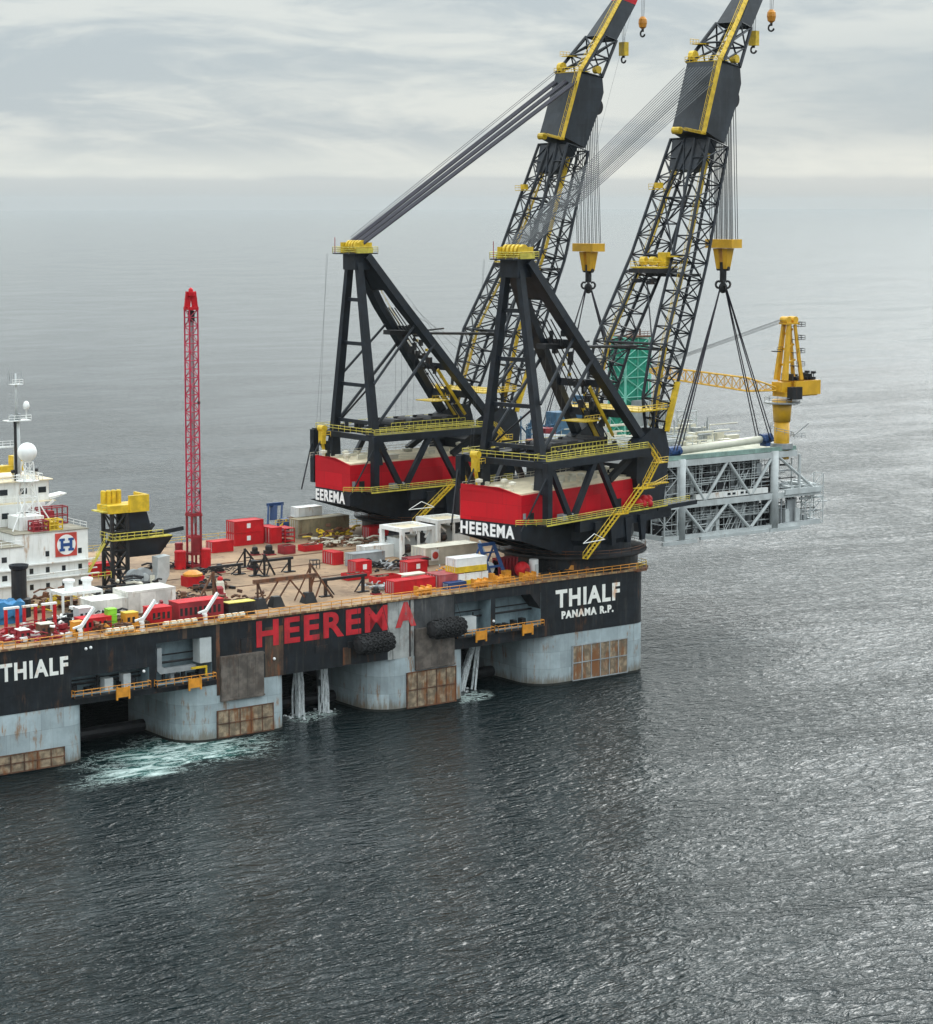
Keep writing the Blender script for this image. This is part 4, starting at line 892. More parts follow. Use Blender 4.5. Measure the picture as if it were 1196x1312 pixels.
m.box(-.2,7.3,0,3.8,3.5,3.78); m.build('legs_and_top',M_brown,T)
container(-20.6,66.6,5.4,2.8,2.5,M_cred,'red container in front of the far crane pedestal, left of the white frames',group=CG,mark=True)
container(-47.4,40.2,2.4,4.2,2.6,M_cred,'red container standing end-on left of the grey container',group=CG)
container(-45.8,35.6,7.8,3.0,2.7,M_grey,'long plain grey container between red boxes',group=CG)
container(-38.4,42.4,7.6,3.0,2.7,M_white,'long white container behind the grey container',group=CG)
container(-50.6,27.2,3.6,3.2,2.7,M_cred,'square red container in front of the grey container',mark=True,group=CG)
container(-41.8,22,4.6,3.0,2.4,M_cred,'red container with pale front standing right of the black cable heap',mark=True,group=CG)
container(-37.5,27.5,4.6,3.0,2.0,M_dred,'low dark red container behind the one beside the cable heap',group=CG)
container(-57.4,4.4,5.0,3.2,2.5,M_cred,'red container closest to the near rail above the worn hull patch',group=CG)
container(-52.2,5.0,4.6,3.4,2.4,M_cred,'red container second from the worn-patch rail corner',group=CG)
container(-46.4,5.4,5.8,4.6,2.5,mat('patchy_red_grey',(.40,.07,.07),.6,0,.3,rust=.2,streak=.5,dirt=(.25,.28,.3)),'faded red and grey container behind the small blue box',group=CG)
container(-46.2,2.6,4.2,2.0,1.3,M_blue,'small deep blue container at the near rail',group=CG)
container(-42.0,5.0,7.0,3.6,2.3,M_white,'bottom white container with yellow lower half near the rail',band=M_yel,group=CG)
container(-42.4,5.2,7.2,3.6,2.8,M_white,'top white container with yellow lower half stacked near the rail',z=H+2.45,band=M_yel,group=CG)
container(-33,28.5,13.5,5.0,3.6,M_beige,'large beige tank container with round red logo beside the blue crane frame',group=CG)
m=MB(); m.box(-31.6,-29.8,28.28,28.42,21.9,24.1); tag(m.build('sign_board',M_whitec),'white sign board with a red ring on the beige tank container','sign'); so=m
sb=bpy.data.objects['sign_board']; m=MB(); m.lathe((0,0,0),[(.75,0),(.75,.06),(.45,.06)],20); o=m.build('red_ring',M_hred,sb); o.rotation_euler=(R(90),0,0); o.location=(-30.7,28.25,23.0)
def skip(x,y,lx,ly,h,lab,mt=M_cred):
    T=thing('cargo_basket',lab,'cargo basket',(x,y,H)); m=MB()
    m.box(0,lx,0,.12,.05,h); m.box(0,lx,ly-.12,ly,.05,h); m.box(0,.12,.12,ly-.12,.05,h); m.box(lx-.12,lx,.12,ly-.12,.05,h); m.box(.12,lx-.12,.12,ly-.12,.05,.2); m.build('tub',mt,T)
    m=MB()
    for i in range(9): m.obox((random.uniform(.6,lx-.6),random.uniform(.5,ly-.5),h*.6+.1),(random.uniform(.4,1.4),random.uniform(.3,.9),h*.6),random.random()*3)
    m.build('contents',M_brown,T)
skip(-55.8,22.6,5.2,2.4,1.3,'open red cargo basket left of the square red container')
skip(-53.2,16.2,5.6,3.0,1.3,'open red cargo basket behind the rail-side red containers')
skip(-42.6,58.6,4.6,2.6,1.3,'red basket with pipe offcuts in front of the rust pile')
skip(-48.0,58,2.8,2.6,1.8,'dark red basket left of the rust pile',M_dred)
T=thing('pallet_stack','pale flat stack of boards between the red baskets','pallet stack',(-47,16.5,H)); m=MB()
for k in range(4): m.box(0+.1*k,6-.1*k,0,2.6,.02+k*.28,.2+k*.28)
m.build('boards',M_beige,T)
# white portal frames
def portal(x,y,lx,ly,h,lab):
    T=thing('portal_frame',lab,'steel frame',(x,y,H),0,'white portal frames'); m=MB()
    for a in (0,lx-.8):
        for b__ in (0,ly-.8): m.box(a,a+.8,b__,b__+.8,0.01,h-.8)
    m.box(0,lx,0,.9,h-.8,h); m.box(0,lx,ly-.9,ly,h-.8,h); m.box(0,.9,.9,ly-.9,h-.8,h); m.box(lx-.9,lx,.9,ly-.9,h-.8,h)
    m.box(lx*.5,lx*.5+.4,.1,.6,0.01,h-.8); m.box(lx*.5+.4,lx-.8,.12,.5,0.02,h*.42); m.build('frame',M_white,T)
    m=MB(); m.box(.9,lx-.9,.9,ly-.9,h-.5,h-.42); m.build('roof_tray',M_cream,T)
    m=MB(); m.box(1.2,lx-1.2,2,ly-1,0,h*.62); m.build('winch_housing',M_lgrey,T)
    m=MB(); m.tube((lx*.66,.7,h*.62),(lx*.66,1.6,h*.62),1.1,18); m.tube((1.2,1,2),(2.6,1,2),.9,12); m.build('reel',M_dark,T)
    m=MB(); m.beam((1,1,h-.9),(2.8,1,h*.55),.3); m.beam((lx-1.2,.5,h-.9),(lx-2.4,.5,h-2.4),.3); m.build('knee_brace',M_white,T)
portal(-32.2,38.0,8.6,8,6.4,'white portal frame with round reel, nearer of the two')
portal(-16.5,47,8.6,8,5.8,'white portal frame partly behind the crimson house, farther of the two')
# blue inclined crane frame
T=thing('launch_frame','dark blue inclined launch frame with pulley by the near rail','launch frame',(-33.5,6.5,H)); m=MB()
for s in (0,3.4): m.beam((s+.6,0,.2),(s-1.6,1.2,7.0),.4,.7)
m.beam((-1.8,1.2,7.0),(2.1,1.2,7.0),.5,.6); m.beam((-1.2,.9,5.4),(2.6,.9,5.4),.25,.3); m.beam((-.1,.5,2.6),(3.4,.5,2.6),.3,.4); m.beam((-1.4,1.3,6.6),(-2.4,4.4,.2),.3); m.beam((2.0,1.3,6.6),(1.4,4.4,.2),.3); m.build('frame',M_blue,T)
m=MB(); m.tube((.6,.9,2.2),(.6,1.6,2.2),1.3,18); m.beam((-1.4,1.5,7.8),(.4,1.3,4.4),.3); m.build('sheave',M_lgrey,T)
m=MB(); m.box(-1.2,.2,-1.4,-.2,0,1.6); m.box(2.6,4.2,-1.4,-.2,0,1.8); m.build('base_clamp',M_ora,T)
T=thing('launch_frame','small dark blue inclined frame at the far rail with a winch','launch frame',(-34.6,84,H+.6)); m=MB()
for s in (0,5.0): m.beam((s*.7-2.0,-1,0),(s*.7-.4,1.0,6.0),.4,.7)
m.beam((-.8,1.0,6.0),(3.4,1.0,6.0),.5,.7); m.beam((.9,.9,5.8),(.3,.2,2.6),1.6,.3); m.build('frame',M_blue,T)
m=MB(); m.tube((1.0,-1.6,1.6),(4.8,-1.6,1.6),1.5,14); m.box(-.5,6,-2.6,-.6,-1,.4); m.tube((5.4,-2,1.2),(7.4,-2,1.2),1.2,12); m.build('winch',M_blue,T)
m=MB(); m.beam((-1,-2.6,.6),(2,-2.6,2.8),.3); m.rail([(-1,-2.7,2),(5,-2.7,2)],1,.07,1); m.build('winch_rail',M_yel,T)
# cable heap, rust piles
def heap(name,x,y,lx,ly,h,n,mt,lab,cat,pipes=.5,r=.18,mt2=None):
    T=thing(name,lab,cat,(x,y,H)); m=MB(); m2=MB()
    for i in range(n):
        a=Vector((random.uniform(0,lx),random.uniform(0,ly),random.uniform(.1,h)*random.random()+.1)); q=m if random.random()<.7 or not mt2 else m2
        if random.random()<pipes:
            d=Vector((random.uniform(-1,1)*lx*.3,random.uniform(-1,1)*ly*.3,random.uniform(-.2,.4))); q.path([a,a+d*.5+Vector((0,0,.3)),a+d],r*random.uniform(.5,1.2),5)
        else: q.obox(a,(random.uniform(.4,1.6),random.uniform(.3,1.2),random.uniform(.2,.9)),random.random()*3,random.uniform(-.3,.3))
    m.build('pieces',mt,T)
    if mt2: m2.build('accents',mt2,T)
heap('cable_heap',-44.5,27.5,9,6,2.2,70,M_rubber,'heap of black cables and hoses beside the grey container','cable heap',.9,.2,M_grey)
heap('scrap_pile',-37.5,60,15,7,1.6,90,M_brown,'long low pile of rusty steel in front of the khaki box','scrap pile',.5,.2,M_beige)
heap('pipe_rack',-33,68,11,5,3.2,60,M_brown,'rusty pipe rack with yellow ends in front of the khaki box','pipe rack',.5,.25,M_yel)
heap('scrap_pile',-92.5,9.5,12,6,2.0,80,M_brown,'rusty scrap pile along the near rail left of the trestles','scrap pile',.4,.22,M_dark)
heap('hose_bundle',-22,57,10,5,2.5,50,M_dark,'dark hoses and gear piled between the pedestals of both cranes','hose bundle',.7,.2,M_lgrey)
heap('scrap_pile',-80,54,9,6,1.4,50,M_dark,'dark gear heaped behind the lattice mast tanks','scrap pile',.4,.2)
# trestles and cradles on open deck
def cradle(x,y,l,h,lab,rz=0,mt=M_dark,name='pipe_cradle',brace=True):
    T=thing(name,lab,'trestle',(x,y,H),rz); m=MB(); m.beam((-.8,0,h),(l+.8,0,h),.5,.5); m.build('top_beam',mt,T)
    for s in (0,l):
        m=MB(); m.beam((s,0,0.05),(s,0,h-.25),.5); m.box(s-1.2,s+1.2,-.5,.5,0.02,.22)
        if brace: m.beam((s+(1.9 if s==0 else -1.9),0,.2),(s,0,h-.6),.22)
        m.build('leg',mt,T)
    return T
cradle(-68.8,10.6,8.4,3.2,'black two-legged trestle nearest the near rail')
cradle(-67.0,38.6,8.0,2.8,'black two-legged trestle in the middle of the open deck')
cradle(-74.5,42,6,2.0,'dark low trestle left of the middle trestle')
def tripod(x,y,h,l,lab,mt=M_brown,rz=0):
    T=thing('stand',lab,'steel stand',(x,y,H),rz); m=MB()
    m.beam((0,0,0),(0,0,h),.35); m.beam((0,0,h),(l,0,.1),.3); m.beam((0,0,h*.9),(-l*.5,1.4,.1),.25); m.beam((0,0,h*.5),(l*.5,0,h*.5),.22); m.beam((l*.5,0,h*.5),(l*.2,0,.1),.22); m.box(-.8,.8,-.6,.6,0.01,.2); m.build('legs',mt,T)
tripod(-90.8,14,6.4,-4.0,'tall rusty tripod stand at the left end of the open deck')
tripod(-73.5,8.6,7.0,5,'tall rusty raking stand right of the large trestle')
tripod(-63,49,3.8,3,'small dark stand behind the middle trestle',M_dark)
tripod(-65.8,37,4.4,2.4,'thin dark post stand in front of the middle trestle',M_dark)
# big trussed trestle
T=thing('truss_trestle','long rusty trussed trestle with concrete feet near the rail','trestle',(-85.5,7.2,H)); m=MB()
m.beam((-1,0,5.0),(12.5,0,5.0),.6,.7); m.build('top_beam',M_brown,T)
m=MB(); 
for a,b__ in (((0,4.6),(1.5,.6)),((4.0,1),(6.8,4.6)),((6.8,4.6),(10,1)),((1.5,1),(4.2,4.6)),((12,4.6),(10.6,.8))): m.beam((a[0],0,a[1]),(b__[0],0,b__[1]),.25)
m.beam((0,.2,0),(0,.2,4.7),.3); m.beam((11.5,.2,0),(11.5,.2,4.7),.3); m.build('bracing',M_brown,T)
for s in (-1,2.5,9.5):
    m=MB(); m.add([(s,-1,0),(s+2.6,-1,0),(s+2.6,1.2,0),(s,1.2,0),(s+.6,-.5,1.9),(s+2,-.5,1.9),(s+2,.8,1.9),(s+.6,.8,1.9)],[(3,2,1,0),(4,5,6,7),(0,1,5,4),(1,2,6,5),(2,3,7,6),(3,0,4,7)]); m.build('foot',M_dark,T)
for x,y,lab,r,h in ((-83.5,24,'pale buoy-shaped bollard with a red cap on the left open deck',.9,2.4),):
    T=thing('bollard',lab,'bollard',(x,y,H)); m=MB(); m.lathe((0,0,0),[(r*1.3,0),(r,.5),(r*.8,h),(r*.5,h+.4)],14); m.build('post',M_beige,T); m=MB(); m.ball((0,0,h+.6),.55,10,6); m.build('cap',M_cred,T)
for x,y,s,lab,mt in ((-85.5,21,1.8,'small dark red machine on the deck left of the pale bollard',M_dred),(-62.8,46,1.5,'black round-topped fairlead behind the middle trestle',M_dark),(-70.4,46.5,1.4,'black fairlead post left of the small dark stand',M_dark),(-50.5,60,1.7,'dark machine with red base beside the end-on red container',M_dark),(-59.9,7,1.2,'small black box by the rail right of the nearest trestle',M_dark),(-53,61.5,1.4,'dark pump left of the machine with red base',M_dark)):
    T=thing('deck_machine',lab,'machine',(x,y,H)); m=MB(); m.box(-s/2,s/2,-s/2,s/2,0.01,s*.55); m.lathe((0,0,s*.55),[(s*.45,0),(s*.45,s*.5),(s*.3,s*.7)],12); m.build('housing',mt,T); m=MB(); m.box(-s*.7,s*.7,-s*.6,s*.6,0.005,.25); m.build('base',M_dred,T)
T=thing('step_frame','small dark steel step frame left of the end-on red container','steel frame',(-53.5,38.5,H)); m=MB()
for x in (0,1.6):
    for y in (0,1.2): m.beam((x,y,0),(x,y,1.8),.12)
m.box(0,1.6,0,1.2,1.7,1.85); m.box(0,1.6,0,1.2,.8,.9); m.build('frame',M_dark,T)
# near stern: red ribbed radiators, red buoy, white locker
T=thing('radiator_bank','row of tall dark red ribbed panels by the near crane pedestal','radiator',(-29.6,8.6,H)); m=MB()
for i in range(6): m.box(i*.85,i*.85+.5,0,2.2,0.02,3.6)
m.box(0,4.8,.3,1.9,.4,3.2); m.build('panels',M_dred,T)
T=thing('mooring_buoy','round bright red buoy beside the ribbed red panels','buoy',(-26.0,5.8,H)); m=MB(); m.ball((0,0,1.6),1.55,18,12); smoothf(m.build('float',M_cred,T)); m=MB(); m.tube((0,-1.7,1.6),(0,-1.2,1.6),.5,12); m.build('boss',M_dred,T)
T=thing('locker','white cylindrical locker on the deck beside the red buoy','locker',(-23.0,6.0,H)); m=MB(); m.lathe((0,0,0),[(.95,0),(.95,3.2),(.8,3.35)],14); m.build('shell',M_whitec,T); m=MB(); m.box(-.4,.4,-1.02,-.9,.4,2.4); m.build('door',M_lgrey,T)
T=thing('gangway','rusty inclined pipe leaning below the yellow stairs','pipe',(-12,1.5,H)); m=MB(); m.tube((-1,.5,.5),(4,2.5,4.2),.55,10); m.build('pipe',M_brown,T)
# yellow rail-side winches
for x,y,lab in ((-33.5,2.6,'orange twin-drum winch at the rail below the blue launch frame'),(-39.5,1.8,'orange winch at the rail below the yellow-banded containers'),(-27.5,2.2,'orange rack of hose spools at the rail near the red buoy'),(-53,1.6,'small orange winch at the rail by the blue box'),(-141,1.6,'yellow winch block at the rail at the left edge')):
    T=thing('rail_winch',lab,'winch',(x,y,H)); m=MB(); m.tube((-1.4,0,.9),(1.4,0,.9),.55,12); m.build('drum',M_ora,T)
    m=MB(); 
    for s in (-1.6,-.1,1.4): m.box(s,s+.2,-.7,.7,0.01,1.7)
    m.rail([(-2,-.9,0.02),(2.4,-.9,0.02)],1.2,.08,.9); m.build('frame',M_ora,T)
# hull-side tyre fenders
def yoko(x,z,lab):
    T=thing('tyre_fender',lab,'fender',(x,-2.0,z),0,'tyre-wrapped fenders on the hull side'); m=MB()
    prof_=[(.6,-4.0),(1.35,-3.7),(1.6,-2.6),(1.6,2.6),(1.35,3.7),(.6,4.0)]
    n=16; vs=[];fs=[]
    for r,xx in prof_: vs+=[(xx,r*math.cos(2*math.pi*i/n),r*math.sin(2*math.pi*i/n)) for i in range(n)]
    for k in range(5): fs+=[(k*n+i,(k+1)*n+i,(k+1)*n+(i+1)%n,k*n+(i+1)%n) for i in range(n)]
    fs+=[tuple(range(n)),tuple(range(6*n-1,5*n-1,-1))]; m.add(vs,fs); m.build('core',M_rubber,T)
    m=MB()
    for k in range(7):
        xx=-3.3+k*1.1; rr=1.62+.18 if 0<k<6 else 1.5
        for i in range(10):
            a=2*math.pi*(i+.5*(k%2))/10; c=Vector((xx,rr*math.cos(a),rr*math.sin(a))); nrm=Vector((0,math.cos(a),math.sin(a))); t1=Vector((1,0,0)); t2=nrm.cross(t1)
            m.path([c+(t1*math.cos(R(q*60))+t2*math.sin(R(q*60)))*.38 for q in range(7)],.14,5)
    m.build('tyres',M_rubber,T)
    m=MB()
    for s in (-3.4,3.4): m.path([Vector((s,0,1.2)),Vector((s*.8,1.6,21-z))],.06,4)
    m.build('chains',M_dark,T)
yoko(-66.4,13.9,'black tyre-wrapped fender hanging on the hull under the red lettering')
yoko(-50.0,14.9,'black tyre-wrapped fender hanging above the scraped steel plate')
# ------------------------------------------------------------------ accommodation
A_=thing('accommodation_block','white multi-storey accommodation block with a square logo panel at the left edge','deckhouse',(-115,50,H))
def am(): return MB((115,-50,-H))
m=am(); m.box(-116.4,-101.5,42,66,H,33); m.build('main_wall',M_white,A_)
m=am(); m.box(-150,-116.6,38,62,H,31.4); m.build('side_wing',M_white,A_)
m=am(); m.box(-150,-105,52.5,72,33.13,37.2); m.build('upper_storey',M_white,A_)
m=am(); m.box(-150,-103.2,54.5,72,37.33,41.2); m.build('bridge_storey',M_white,A_)
m=am(); m.box(-116.6,-101.3,41.8,66.2,33.0,33.12); m.box(-150,-116.6,37.8,62.2,31.4,31.52); m.build('lower_roof',mat('roof_olive',(.22,.20,.15),.8,0,.3,rust=.15),A_)
m=am(); m.box(-150,-102.4,53,73,37.2,37.32); m.box(-150,-102.6,53.8,72.6,41.2,41.4); m.build('upper_roof',M_cream,A_)
m=am()
for z in (24.4,27.2): m.box(-118,-99.5,41.2,41.95,z,z+.22); m.box(-150,-118,37.3,37.95,z,z+.22)
m.tube((-118,41.4,25.2),(-100,41.4,25.6),.14,6); m.each('ledge',M_white,A_)
m=am(); z0s=((28.6,),(25.3,),(22.6,))
for z in (28.5,25.5,22.5):
    for i,x in enumerate((-113.6,-110.3,-107,-103.6)):
        if z==28.5 and i==0: continue
        m.box(x,x+.75,41.93,42.02,z,z+1.0)
for x in range(-148,-118,3): m.box(x,x+1,37.93,38.03,28.8,29.8); m.box(x,x+1,37.93,38.03,25.4,26.4)
for x in range(-146,-105,4): m.box(x,x+1.4,52.43,52.53,34.6,35.7); m.box(x+.6,x+2.2,54.43,54.53,38.8,39.9)
m.each('window',M_win,A_)
m=am(); m.rail([(-150,54,41.4),(-104.7,54,41.4),(-104.7,72,41.4)],1.1,.06,2); m.rail([(-150,52.9,37.3),(-104.2,52.9,37.3)],1.1,.05,2.2); m.rail([(-101.6,42.2,33.1),(-101.6,66,33.1)],1.1,.05,2.5); m.rail([(-150,38.1,31.5),(-116.8,38.1,31.5)],1.1,.05,2); m.build('railing',M_white,A_)
m=am(); m.slabuz([(-103.2,37.4),(-99.7,38.2),(-99.7,38.4),(-103.2,37.9)],54,57); m.beam((-109,53,33.4),(-103,53,37.3),.4); m.box(-113.5,-108.5,46,51,33.12,35.6); m.build('wing_bracket',M_white,A_)
m=am(); m.box(-108.3,-103.9,41.80,41.96,28.2,32.6); lg_=m.build('logo_panel',M_hred,A_)
m=MB((115,-50,-H)); n=28; vs=[(-106.1+1.9*math.cos(2*math.pi*i/n),41.74,30.4+1.9*math.sin(2*math.pi*i/n)) for i in range(n)]; vs+=[(x,41.80,z) for x,y,z in vs]
m.add(vs,[tuple(range(n)),*[(i,n+i,n+(i+1)%n,(i+1)%n) for i in range(n)]]); m.build('logo_disc',M_whitec,lg_)
m=am(); m.box(-107.3,-106.75,41.66,41.73,29.2,31.6); m.box(-105.45,-104.9,41.66,41.73,29.2,31.6); m.box(-106.75,-105.45,41.66,41.73,30.1,30.7); m.box(-107.6,-106.45,41.65,41.655,29.2,29.7); m.box(-107.6,-106.45,41.65,41.655,31.15,31.6); m.box(-105.75,-104.6,41.65,41.655,29.2,29.7); m.box(-105.75,-104.6,41.65,41.655,31.15,31.6); m.build('logo_letter',M_hblue,lg_)
# frame crates on the roof
for x,y,mt,lab,lx in ((-112.2,42.8,M_dred,'dark red open crate on the white block roof, left of the yellow one',3.0),(-108.9,42.8,M_yel,'yellow open crate on the white block roof',2.6),(-108.0,50,M_dred,'tall dark red pipe frame on the white block roof near the upper storey',6.4)):
    h=1.9 if lx<5 else 3.2; T=thing('roof_crate',lab,'crate',(x,y,33.12)); m=MB()
    for z in (.1,h*.5,h): m.path([(0,0,z),(lx,0,z),(lx,2.2,z),(0,2.2,z),(0,0,z)],.13,5)
    for a in (0,lx*.33,lx*.66,lx):
        for b__ in (0,2.2): m.tube((a,b__,0),(a,b__,h),.13,5)
    m.build('frame',mt,T); m=MB(); m.box(.3,lx*.6,.4,1.9,.15,h*.8); m.build('load',mt,T)
# mast
T=thing('radio_mast','tall white and grey radio mast with platforms above the accommodation block','mast',(-109.4,55,41.4)); m=MB(); m.tube((0,0,0),(0,0,11.6),.75,12,.55); m.tube((0,0,11.6),(0,0,20.4),.3,8,.15); smoothf(m.build('pole',M_lgrey,T))
m=MB(); m.tube((-.55,-.55,0),(-.55,-.5,11.4),.28,6); m.build('cable_trunk',M_dark,T)
m=MB(); m.box(-2.2,2.4,-1.4,1.4,11.4,11.55); m.rail([(-2.2,-1.4,11.5),(2.4,-1.4,11.5)],1,.05,1); m.box(-4.6,0,-.3,.3,6.4,6.7); m.rail([(-4.6,-.3,6.7),(0,-.3,6.7)],1,.05,1.2); m.box(-1.1,1.1,-.9,.9,18.3,18.4); m.rail([(-1.1,-.9,18.4),(1.1,-.9,18.4)],.9,.05,.6); m.build('platform',M_white,T)
m=MB()
for i in range(9): x=-1.6+i*.4; m.tube((x,0,18.4),(x,0,19+random.random()*2.0),.05,4)
for z in (13,14.2,15.4,16.6): m.tube((-1.3,0,z),(.5,0,z),.05,4)
m.tube((-1.2,.2,19),(-1.2,.2,21.6),.06,4); m.box(-1.6,-.8,-.6,.2,11.6,12.6); m.box(.1,.7,-.6,.2,11.6,12.8); m.build('aerials',M_grey,T)
m=MB(); m.lathe((1.9,-.4,11.6),[(.12,0),(.12,1.9),(.5,2.0),(.62,2.6),(.5,3.2),(.15,3.5)],14); smoothf(m.build('small_radome',M_whitec,T))
T=thing('radome','large white spherical radome on a lattice stand in front of the mast','radome',(-110.7,48,33.12)); m=MB(); m.ball((0,0,14.4),1.8,28,18); smoothf(m.build('dome',M_whitec,T))
m=MB(); lattice(m,[(-2.0,-1.6,0),(2.0,-1.6,0),(2.0,1.6,0),(-2.0,1.6,0)],[(-1.0,-1,9),(1.0,-1,9),(1.0,1,9),(-1.0,1,9)],3,.14,.09); lattice(m,[(-1.0,-1,9),(1.0,-1,9),(1.0,1,9),(-1.0,1,9)],[(-.8,-.8,12.6),(.8,-.8,12.6),(.8,.8,12.6),(-.8,.8,12.6)],2,.12,.07)
m.lathe((0,0,9),[(2.2,0),(2.2,.12)],14); m.rail([(2.2*math.cos(R(i*45)),2.2*math.sin(R(i*45)),9.1) for i in range(9)],1,.05,1); m.tube((-4.2,-2,0),(-.8,-1,6.2),.14,6); m.tube((4.4,-2,0),(.8,-1,6.2),.14,6); m.build('stand',M_white,T)
T=thing('boom_rest','yellow boom rest gantry on the bridge roof at the left edge','gantry',(-111.5,60,41.4)); m=MB(); m.box(-4,4.5,-1,1,1.2,2.4); m.box(3.2,5.2,-1.2,1.2,1.2,4.2); m.box(-3,-1.8,-1,1,2.4,5); 
for x in (-3.5,0,4): m.box(x-.3,x+.3,-.8,.8,0,1.2)
m.build('beam',M_yel,T)
for i,(x,lab) in enumerate(((-110.4,'small searchlight on the bridge roof, nearest the radome'),(-108.9,'small searchlight on the bridge roof, second from the radome'),(-107.4,'small searchlight on the bridge roof, third from the radome'),(-105.6,'small searchlight at the bridge roof corner'))):
    T=thing('searchlight',lab,'searchlight',(x,55,41.42),0,'searchlights on the bridge roof'); m=MB(); m.tube((0,0,0),(0,0,1.5),.08,5); m.build('post',M_beige,T); m=MB(); m.tube((-.3,0,1.7),(.35,-.1,1.8),.32,8); m.build('lamp_head',M_dark,T)
# tower structure with yellow platform
T=thing('gantry_tower','black lattice gantry tower with yellow top platform beside the white block','tower',(-95.5,44,H)); O4=(95.5,-44,-H)
m=MB(O4); A=[(-96.4,42,H),(-93.2,42,H),(-93.2,45.5,H),(-96.4,45.5,H)]; B=[(-96.4,42,35.4),(-93.2,42,35.4),(-93.2,45.5,35.4),(-96.4,45.5,35.4)]
lattice(m,A,B,4,.42,.2)
for k in range(4):
    z0=H+k*3.6; m.tube((-96.4,42,z0),(-93.2,42,z0+3.6),.2,5); m.tube((-93.2,42,z0),(-96.4,42,z0+3.6),.2,5)
m.build('frame',M_dark,T)
m=MB(O4); m.box(-97.4,-89.6,41.4,46,35.4,36.9); m.box(-93.0,-88.8,41.2,41.8,35.4,38.6); m.box(-89.3,-88.8,41.8,46.5,35.4,38.6); m.build('top_platform',M_yel,T)
for k in range(4):
    m=MB(O4); m.lathe((-96.6+k*1.1,45,36.9),[(.5,0),(.5,2.4),(.35,2.6)],12); m.build('cylinder',M_yel,T)
m=MB(O4); m.rail([(-98.6,42,36),(-97.4,42,36)],1.2,.07,.8); m.box(-98.6,-97.4,41.6,46,35.7,35.9); m.rail([(-96.8,41,30.4),(-86,41,30.4)],1.2,.08,1.5); m.box(-96.8,-84,41,45,30.2,30.4); m.rail([(-96.8,41,30.4),(-96.8,46,30.4)],1.2,.08,1.5); m.beam((-102.5,40,25),(-98.5,41,30),.5,.15); m.rail([(-102.5,40,25),(-98.5,41,30)],1,.06,1.5)
m.rail([(-102,39.6,23.6),(-98,39.6,23.6)],1.2,.07,1.3); m.build('railing',M_yel2,T)
m=MB(O4); m.add([(-93.0,42,35.2),(-88.9,42,35.2),(-87.6,42,30.5),(-93.0,42,30.5),(-93.0,46.5,35.2),(-88.9,46.5,35.2),(-87.6,46.5,30.5),(-93.0,46.5,30.5)],[(0,3,2,1),(4,5,6,7),(0,1,5,4),(1,2,6,5),(2,3,7,6),(3,0,4,7)])
m.add([(-94,41.6,30.1),(-83.5,41.6,30.1),(-85.8,42.6,26.6),(-93,42.6,26.6),(-94,47,30.1),(-83.5,47,30.1),(-85.8,46,26.6),(-93,46,26.6)],[(0,3,2,1),(4,5,6,7),(0,1,5,4),(1,2,6,5),(2,3,7,6),(3,0,4,7)]); m.tube((-88,43,31.5),(-87,43,32.6),.5,8); m.beam((-87,43,30.6),(-80.5,43,31.2),.6,.8); m.build('hopper',M_navy,T)
for x,y,lab in ((-91,40,'round grey machine under the black gantry tower, upper one'),(-93.2,39.4,'round pale machine under the black gantry tower, lower left one')):
    T=thing('reel',lab,'reel',(x,y,H)); m=MB(); m.tube((0,-.6,2.0),(0,.6,2.0),1.8,18); m.build('flange',M_grey,T); m=MB(); m.tube((0,-.9,2.0),(0,.9,2.0),.8,14); m.build('hub',M_lgrey,T); m=MB(); m.box(-1.4,1.4,-.5,.5,.01,.5); m.build('base',M_dark,T)
T=thing('tarpaulin','pale grey tarpaulin hung over gear right of the gantry tower','tarpaulin',(-88.3,39,H)); m=MB(); m.add([(0,0,5.6),(2.6,0,5.8),(2.8,.6,2),(1.6,.4,0.02),(-.6,.2,0.02),(0,.2,2.6),(0,2.4,5.6),(2.6,2.4,5.8),(2.8,2.4,2),(1.6,2,0.02),(-.6,2,0.02),(0,2.2,2.6)],[(0,5,2,1),(5,4,3,2),(0,1,7,6),(1,2,8,7),(2,3,9,8),(0,6,11,5),(5,11,10,4),(6,7,8,11),(11,8,9,10)]); m.build('cloth',M_lgrey,T)
T=thing('liferaft_pod','orange and red covered pod right of the grey tarpaulin','pod',(-82.5,36,H)); m=MB(); m.box(-1.8,1.8,-1.4,1.4,0.01,2.0); m.build('base',M_cred,T); m=MB(); m.lathe((0,0,2.0),[(1.9,0),(1.9,.4),(1.0,.9),(.2,1.0)],12); m.build('cover',M_ora,T)
# white walls + bollard caps
T=thing('storage_shed','long low white deck shed with stepped roof behind the red machinery','shed',(-107,17.4,H)); m=MB((107,-17.4,-H)); m.box(-115,-108,14.6,20,H,24.4); m.build('low_section',M_shed,T); m=MB((107,-17.4,-H)); m.box(-107.98,-98.4,14.4,20.2,H,25.4); m.build('high_section',M_shed,T)
m=MB((107,-17.4,-H)); m.box(-117,-109,22,27,H+3.5,H+4.0); 
for x in (-117,-113,-109.3):
    for y in (22,26.6): m.box(x,x+.35,y,y+.35,H,H+3.5)
m.build('raised_frame',M_white,T)
for x,lab in ((-114.6,'white mushroom vent on the shed frame, left one'),(-111.0,'white mushroom vent on the shed frame, right one')):
    T=thing('mushroom_vent',lab,'vent',(x,24.2,H+4.02)); m=MB(); m.lathe((0,0,0),[(.8,0),(.75,1.2),(1.0,1.5)],14); m.build('stem',M_whitec,T); m=MB(); m.lathe((0,0,1.5),[(1.1,0),(1.1,.4),(.9,.5)],14); m.build('cap',M_whitec,T)
